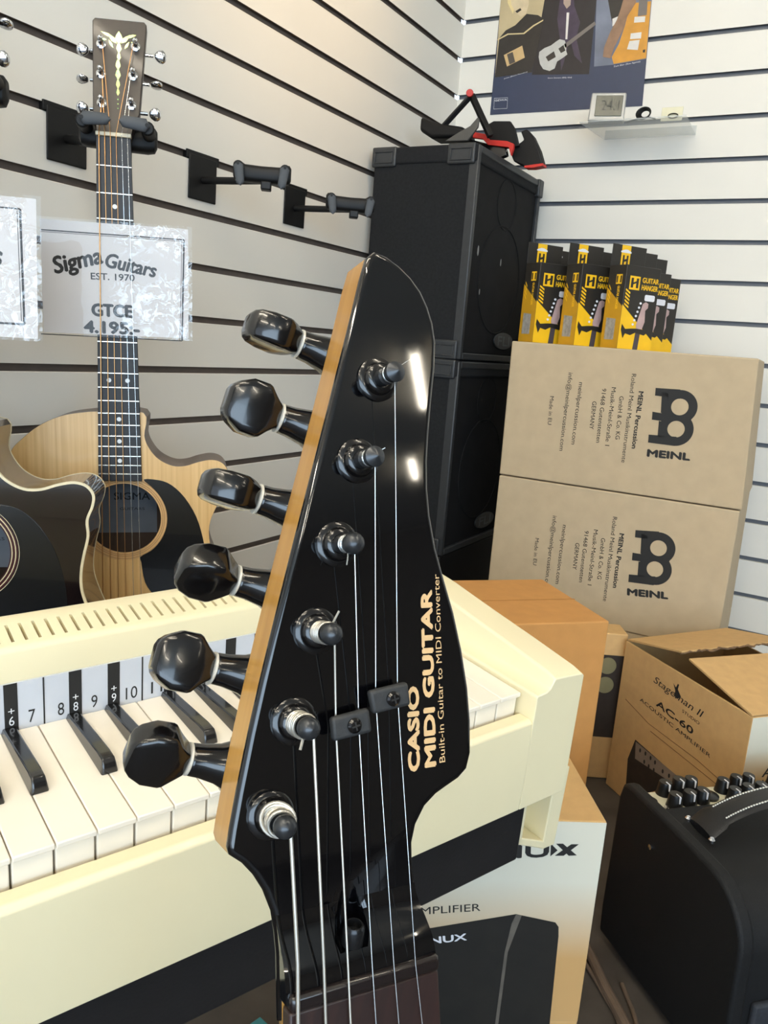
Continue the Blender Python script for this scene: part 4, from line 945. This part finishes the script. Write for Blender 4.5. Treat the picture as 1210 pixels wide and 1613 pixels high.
sw = ((SG[1][0]-SG[0][0])+(SG[2][0]-SG[3][0]))/2; sh = ((SG[0][1]-SG[3][1])+(SG[1][1]-SG[2][1]))/2
t, p = sign(frame_at(AC, (cx, cy, 8.0)), 'white price sign for the pale guitar, tucked under its outer strings', sw-8, sh-4)
S_ = lambda pts: [(q[0]-cx, q[1]-cy) for q in pts]
BL_ = S_([(-91.4,-122.5),(88,-122.8),(84.7,-256.3),(-95.9,-255)])
sign_line(p, BL_[0], BL_[1]); sign_line(p, BL_[1], BL_[2], 1.1); sign_line(p, (BL_[0][0], BL_[0][1]-2.2), (BL_[1][0]-2.2, BL_[1][1]-2.2), .35); sign_line(p, (BL_[1][0]-2.8, BL_[1][1]-2), (BL_[2][0]-2.8, BL_[2][1]), .35); sign_line(p, BL_[3], BL_[2], .6)
def sign_text(p, s, pts, cap, bold=.0, shear=0):
    a, b = pts; lettering(p, s, (*a, .45), (*b, .45), cap, ink, (0, 0, 1), bold=bold, shear=shear, depth=.05)
sign_text(p, 'Sigma', S_([(-75.2,-176.5),(-15.8,-159.1)]), 21, .035, .15)
sign_text(p, 'Guitars', S_([(-13.5,-163.8),(50.1,-173.9)]), 18, .035, .15)
sign_text(p, 'EST. 1970', S_([(-31.6,-181.2),(23.6,-180.4)]), 8.5, .02)
sign_text(p, 'GTCE', S_([(-31.1,-228),(19.6,-228)]), 15.5, .055)
sign_text(p, '4.195:-', S_([(-41.4,-250.1),(28.4,-250.3)]), 15, .055)
# second sign, in front of the dark guitar
O2 = Vector(AC2[0]); 
SIGN2 = ((0.2202, -1.6432, 0.8678), ((0.75100,-0.04864,0.66530),(0.66690,0.03135,-0.75050),(0.01565,0.99832,0.05598)))
t, p = sign(SIGN2, 'white price sign of the dark guitar, only its right end in view', 205, 150)
sign_line(p, (86, 63), (88.5, -60), 1.2); sign_line(p, (83, 61), (85.5, -57), .4); sign_line(p, (-95, -61), (88.5, -60), 1.2); sign_line(p, (-95, 62), (86, 63), .8)
sign_text(p, 'Sigma Guitars', [(-80, 8), (66, 2)], 22, .035, .15)
sign_text(p, '4.995:-', [(-45, -46), (40, -46)], 15, .05)

# ---------------------------------------------------------------- electric guitar headstock in the foreground
MGF = ((0.9887,-2.0245,0.6946), ((0.58136,-0.05483,0.81179),(0.75754,0.40055,-0.51546),(-0.29690,0.91463,0.27440)))
maple = mat('maple_side', '#bf9048', .38, coat=.2, var=.12, vscale=1.0, stretch=(60, 14, 160), dark='#a67733')
face_black = mat('black_lacquer', '#050507', .05, coat=.4, var=.2, vscale=30)
rose = mat('rosewood_board', '#2b1611', .45, var=.2, vscale=1.0, stretch=(300, 20, 60), dark='#1c0e0b')
gold_print = mat('cream_print', '#d0ac7c', .5, var=.02)
post_m = mat('black_chrome', '#2b2c2e', .22, metal=.7, var=.1)
cap_m = mat('post_cap_grey', '#3d3f42', .28, metal=.6, var=.05)
ring_w = mat('collar_ring', '#d8d4c8', .3, metal=.3)
wound = mat('wound_string', '#c4bfb4', .32, metal=.75)
rubber = mat('string_tree_black', '#2a2b2c', .6, var=.1, bump=.15)
g = thing('electric_guitar', MGF, 'black headstock and neck of an electric guitar in the foreground, six black tuners', 'electric guitar')
EDGE_L = [(-10.4,162.8),(-12.4,159.8),(-12.6,152.6),(-12.4,142.7),(-12.3,132.5),(-12.3,122.6),(-12.2,113),(-12.2,100.3),(-12.2,92),(-12.2,84.6),(-12.2,77.9),(-12.2,67.8),(-12.1,55.2),(-12,44.8),(-11.8,33.3),(-11.4,19.5),(-10.6,4.6),(-9.9,-5),(-9.4,-9.6),(-8.3,-11.4),(-4.2,-13.1),(-.2,-15.8),(3.7,-19.5),(7.3,-24.4),(9.6,-29.4),(11.7,-35),(13.5,-41.1),(16.6,-51.6)]
EDGE_R = [(-6.2,163.1),(-1.5,162.1),(3.1,160.3),(7.3,157.6),(11,153.8),(14,149.5),(16.4,144.1),(18.1,136.4),(19.5,126.5),(21.2,115.6),(22.8,107.3),(25,99.3),(27.8,91.8),(32.1,83),(37.4,74.5),(43.2,65.6),(48.9,55.2),(53.8,44.6),(57.2,35.1),(59.6,25.6),(59.4,20.8),(57.1,17.6),(53.2,14.4),(50.4,12),(47.5,8.2),(45.8,2.8),(45.8,-2.3),(47.5,-8.4),(50.6,-15.8),(54.4,-21.7),(56.6,-25.4),(58.6,-30.2),(61.6,-38.8),(64.7,-51)]
OUTL = EDGE_L + EDGE_R[::-1]
def inset2(poly, d):
    n = len(poly); A_ = sum(poly[i-1][0]*poly[i][1]-poly[i][0]*poly[i-1][1] for i in range(n)); s = 1 if A_ > 0 else -1
    out = []
    for i in range(n):
        a, b = Vector(poly[i-1]), Vector(poly[(i+1) % n]); q = (b-a).normalized()
        out.append((poly[i][0]-q.y*d*s, poly[i][1]+q.x*d*s))
    return out
def taper(z, d0, d1):
    """the back of the headstock rounds over into the neck"""
    r = []
    for i, p in enumerate(inset2(OUTL, d0)):
        s = max(0, min(1, (-12-OUTL[i][1])/18)); sg = 1 if i < len(EDGE_L) else -1
        r.append((p[0]+sg*d1*s, p[1], z))
    return r
m_ = MB(); m_.loft([taper(-15, 1.0, 13), taper(-14, 0, 10), taper(-10, 0, 5), taper(-6, 0, 1.8), taper(-2, 0, 0)]); m_.build('headstock', maple, g, 0, ang=35)
rings = []
for k in range(6):
    a = math.pi/2*k/5; rings.append([(p[0], p[1], -1.6+1.6*math.sin(a)) for p in inset2(OUTL, 1.6*(1-math.cos(a)))])
rings = [[(p[0], p[1], -2.0) for p in OUTL]] + rings + [[(p[0], p[1], 0) for p in inset2(OUTL, 1.9)]]
m_ = MB(); m_.loft(rings); m_.build('headstock_face', face_black, g, 0, ang=60)
# the ramp that rises to the nut
DA = Vector((.959, .283)); DB = Vector((.283, -.959))
def edge_at(E, tt):
    """point of an edge polyline at distance tt along the neck direction"""
    for a, b in zip(E, E[1:]):
        ta, tb = Vector(a).dot(DB), Vector(b).dot(DB)
        if ta <= tt <= tb: return Vector(a).lerp(Vector(b), (tt-ta)/(tb-ta))
    return Vector(E[-1])
EL = [p for p in EDGE_L if p[1] < 5]; ER = [p for p in EDGE_R if p[1] < 5]
T0, T1 = 26.5, 48.0
NW, NT = 14, 18
def ramp_z(f): f = max(0, min(1, f)); return 4.8*(f*f*(3-2*f))
top = []
SCX, SCT = .50, 40.0
for i in range(NT+1):
    tt = T0+(T1-T0)*i/NT; l, r = edge_at(EL, tt), edge_at(ER, tt); row = []
    for j in range(NW+1):
        f = j/NW; q = l.lerp(r, .01+.98*f); z = ramp_z(min(1, (i/NT)*1.12))*(1-.10*abs(2*f-1)**4)
        row.append((q.x, q.y, z+.05))
    top.append(row)
m_ = MB()
V = [[m_.v(p) for p in row] for row in top]; Bt = [[m_.v((p[0], p[1], -1.4)) for p in row] for row in top]
for i in range(NT):
    for j in range(NW):
        m_.face([V[i][j], V[i+1][j], V[i+1][j+1], V[i][j+1]]); m_.face([Bt[i][j], Bt[i][j+1], Bt[i+1][j+1], Bt[i+1][j]])
for i in range(NT):
    m_.face([V[i][0], Bt[i][0], Bt[i+1][0], V[i+1][0]]); m_.face([V[i][NW], V[i+1][NW], Bt[i+1][NW], Bt[i][NW]])
for j in range(NW):
    m_.face([V[0][j], V[0][j+1], Bt[0][j+1], Bt[0][j]]); m_.face([V[NT][j], Bt[NT][j], Bt[NT][j+1], V[NT][j+1]])
ramp = m_.build('ramp', face_black, g, 0, ang=50)
# truss rod scoop cut into ramp and face
face = [o for o in g.children if o.name.startswith('headstock_face')][0]
sc = MB(); axis = Vector((.283, -.959, 0)); c0 = Vector((26.2, -9.0, 2.6)); c1 = Vector((31.3, -28.2, 3.7))
path = [tuple(c0.lerp(c1, k/10)) for k in range(11)]; path.append(tuple(c1+axis*3.0))
sc.tube(path, [.35+5.0*math.sin(math.pi/2*min(1, k/8.5))**.9 for k in range(11)]+[4.2], 20)
cut_me = bpy.data.meshes.new('scoop_cutter'); bmesh.ops.recalc_face_normals(sc.bm, faces=sc.bm.faces); sc.bm.to_mesh(cut_me); sc.bm.free()
cut_o = bpy.data.objects.new('scoop_cutter', cut_me); COL.objects.link(cut_o); cut_o.matrix_world = g.matrix_world.copy()
bpy.context.view_layer.update()
for o in (ramp, face):
    b_ = o.modifiers.new('scoop', 'BOOLEAN'); b_.object = cut_o; b_.operation = 'DIFFERENCE'; b_.solver = 'EXACT'
bpy.context.view_layer.update(); dg = bpy.context.evaluated_depsgraph_get()
for o in (ramp, face):
    me = bpy.data.meshes.new_from_object(o.evaluated_get(dg)); o.modifiers.clear(); o.data = me
    me.set_sharp_from_angle(angle=math.radians(50))
bpy.data.objects.remove(cut_o)
hexn = MB(); hexn.lathe([(3.1, 0), (3.1, 5), (2.4, 6), (2.0, 6), (2.0, 3.5), (.01, 3.5)], tuple(c1+Vector((0, 0, -1.6))+axis*1.5), tuple(-axis+Vector((0, 0, .35))), 16)
hexn.build('truss_rod_nut', post_m, g, ang=40)
# nut, neck and fingerboard beyond it
def nk(a, t_, z): q = DA*a + DB*t_; return (q.x, q.y, z)
aL, aR = Vector((16.2, -50)).dot(DA), Vector((64.2, -49.8)).dot(DA)
aM = (Vector((14.4, -41.1)).dot(DA)+Vector((57.8, -28.3)).dot(DA))/2
m_ = MB(); 
for a0, a1, t0, t1, z0, z1 in ((aM-22.4, aM+22.6, 45.2, 49.6, -1, 6.4),):
    m_.hexa({(i, j, k): nk((a0, a1)[i], (t0, t1)[j], (z0, z1)[k]) for i in (0, 1) for j in (0, 1) for k in (0, 1)})
m_.build('nut', mat('dark_nut', '#171010', .25, coat=.4), g, 1.2, 3)
W0 = 22.6
def nw(t_): return W0 + (t_-49)*.028
m_ = MB(); m_.hexa({(i, j, k): nk(aM + (-1, 1)[i]*nw((49.6, 380)[j]), (49.6, 380)[j], (0, 5.4)[k]) for i in (0, 1) for j in (0, 1) for k in (0, 1)})
fb = m_.build('fingerboard', rose, g, .8)
for k in range(1, 8):
    tt = 49.6+645*(1-2**(-k/12)); w = nw(tt)
    m_ = MB(); m_.hexa({(i, j, kk): nk(aM+(-1, 1)[i]*w, tt+(-1, 1)[j], (5, 6.4)[kk]) for i in (0, 1) for j in (0, 1) for kk in (0, 1)}); m_.build('fret', fret_m, fb, .4)
m_ = MB(); rings = []
for tt, d in ((40, 15), (52, 17), (100, 19), (380, 21)):
    w = nw(max(49, tt)); rings.append([nk(aM + w*math.cos(q), tt, .2-d*math.sin(q)) for q in [math.pi*k/14 for k in range(15)]])
m_.loft(rings); m_.build('neck', maple, g, ang=50)
# tuners
def button(mb, y, roll, x0=-20.2):
    """flattened hexagonal button along -x, rolled about the shaft"""
    rings = []
    for dx, hw, ht in ((0, 3.8, 3.6), (-1.2, 4.6, 4.2), (-2.4, 5.6, 4.6), (-4.6, 8.0, 4.9), (-5.6, 8.4, 5.0), (-10.4, 8.3, 4.9), (-14.0, 6.4, 4.6), (-15.6, 4.9, 3.9), (-16.4, 3.4, 2.6)):
        r = []
        for k in range(24):
            q = 2*math.pi*k/24; e = 2/6.5
            u = hw*math.copysign(abs(math.cos(q))**e, math.cos(q)); v = ht*math.copysign(abs(math.sin(q))**e, math.sin(q))
            r.append((x0+dx, y+u*math.cos(roll)-v*math.sin(roll), -20+u*math.sin(roll)+v*math.cos(roll)))
        rings.append(r)
    mb.loft(rings); return mb
ROLL = [math.radians(a) for a in (28, -6, 52, 92, 8, 98)]   # low to high along the headstock
COILS = [(3.3, 1.25, 4, .62), (3.2, 1.0, 5, .5), (2.9, .75, 6, .36), (2.45, .5, 4, .24), (2.4, .36, 2, .2), (2.4, .3, 2, .18)]
ZT = 13.4
ring_y = (7.7, 33.4, 59.1, 84.0, 109.7, 134.1)
for k in range(6):
    y = 25.0*k + (0, 0, 0, 0, 0, .3)[k]; yr = ring_y[k]
    m_ = MB(); m_.box(-8, 7, yr-8, yr+8, -25, -15.1)
    m_.lathe([(7.4, -8), (6.9, -3), (5.6, 0), (4.7, 5), (4.5, 9)], (-11.2, yr, -20), (-1, 0, 0), 24)
    tn = m_.build('tuner', black_gloss, g, 1.2, 3, ang=40)
    MB().lathe([(4.4, 0), (4.6, .1), (4.6, .7), (4.3, .85)], (-19.6, yr, -20), (-1, 0, 0), 28).build('collar', ring_w, tn)
    button(MB(), yr, ROLL[k], -20.8).build('button', black_gloss, tn, 0, ang=42)
    MB().lathe([(6.5, -.2), (6.5, .7), (6.0, 1.1), (4.9, 1.2), (4.6, 2.6), (4.0, 3.2), (2.9, 3.3), (2.9, 3.0)], (0, y, 0), n=32).build('bushing', black_gloss, tn, ang=40)
    pr = [(2.6, 2.8), (2.6, 6.0), (2.0, 6.6), (1.9, 8.6), (2.7, 9.3)]
    pr += [(2.95, 10.6), (2.95, 11.6), (.01, 13.6)] if k > 3 else [(3.05, 10.4), (3.05, 11.6), (2.6, 12.8), (1.6, 13.6), (.01, 13.9)]
    MB().lathe(pr, (0, y, 0), n=28).build('post', cap_m, tn, ang=40)
    R_, rs, n_, pitch = COILS[k]
    m_ = MB(); pts = []
    turns = n_; z0 = 8.7; steps = int(turns*20)
    for i in range(steps+1):
        q = 2*math.pi*i/20
        pts.append((R_*math.cos(q), y+R_*math.sin(q), z0-(i/20)*rs*1.22+ (.5*math.sin(q*1.3) if k == 0 else 0)))
    m_.tube(pts, rs*.44, 8)
    if k == 0:   # untidy extra wraps of the thick string
        for ph in (0, .5, 1.0):
            m_.tube([((3.5+.5*ph)*math.cos(q)-.5*ph, y+(3.6+.5*ph)*math.sin(q)+.6*ph, 5.6+1.1*ph+2.0*math.sin(q+1.0+.8*ph)) for q in [2*math.pi*i/22 for i in range(21)]], .55, 8)
    e_ = {0: (-1, 1.5), 1: (-1.5, -6), 2: (0, 6.5), 3: (-1, -6), 4: (2, 4), 5: (3, 6)}[k]
    m_.tube([(0, y, 8), (e_[0]*.5+1, y+e_[1]*.6, 8.5), (e_[0]+1.5, y+e_[1], 9)], rs*.42, 6)
    m_.build('winding', wound if k < 3 else steel, tn)
# string trees with screws
for q in ([(8.2,28.2),(18.9,32.9),(21.6,26.6),(10.6,22.1)], [(17.7,37.3),(29.2,42.2),(31.9,36),(20.7,31.3)]):
    m_ = MB(); m_.prism(q, 3.2, 5.8); tr = m_.build('string_tree', rubber, g, 1.0, 3)
    cx_, cy_ = sum(p[0] for p in q)/4, sum(p[1] for p in q)/4
    MB().lathe([(1.6, 0), (1.6, 3.3)], (cx_, cy_, 0), n=12).build('spacer', post_m, tr)
    m_ = MB(); m_.lathe([(2.1, 0), (2.1, .6), (1.5, 1.2), (.01, 1.4)], (cx_+.6, cy_, 5.8), n=20); sw_ = m_.build('screw', black_gloss, tr)
    for a in (0, 1):
        M4 = Matrix.Translation((cx_+.6, cy_, 7.15)) @ Matrix.Rotation(.5+a*math.pi/2, 4, 'Z')
        MB().box(-1.2, 1.2, -.22, .22, -.15, .12, M4).build('slot', ink, sw_)
# strings
NUTX = [(14.5,-34.1),(22,-33.8),(29.1,-33.4),(36.5,-33.1),(43.3,-32.8),(50.3,-32.5)]
ENDX = [(18.3,-47.9),(26.3,-47.8),(33.7,-47.7),(41.5,-47.6),(48.7,-47.5),(56.3,-47.4)]
T4 = [(11.8,25.3)][0]; T3 = [(18.3,28)][0]; T2 = [(21.9,35.2)][0]; T1_ = [(28.5,37.7)][0]
mid = {0: None, 1: None, 2: T4, 3: T3, 4: T2, 5: T1_}
for k in range(6):
    y = 25.0*k; rs = (.55, .43, .31, .17, .14, .12)[k]
    sx_ = COILS[k][0]
    P_ = [(sx_-.3, y-.4, 7.6)]
    if mid[k]: P_.append((mid[k][0], mid[k][1], 2.6))
    P_ += [(*NUTX[k], 7.0)]
    e = Vector((*ENDX[k], 7.4)); n0 = Vector((*NUTX[k], 7.0)); d_ = (e-n0).normalized()
    far = n0 + d_*330; P_.append((far.x, far.y, 7.6))
    MB().tube(P_, rs, 8).build('string', wound if k < 3 else steel, g)
# maker's print
for s, q, c, bd in (('CASIO', [(42.4,18.2,0.1),(36,41.3,0.1)], 3.5, .075), ('MIDI GUITAR', [(47.6,20.3,0.1),(33.3,69.8,0.1)], 3.5, .075), ('Built-in Guitar to MIDI Converter', [(50.7,21.7,0.1),(34.7,75.3,0.1)], 2.0, .0)):
    lettering(g, s, q[0], q[1], c, gold_print, (0, 0, 1), bold=bd, lift=.08)
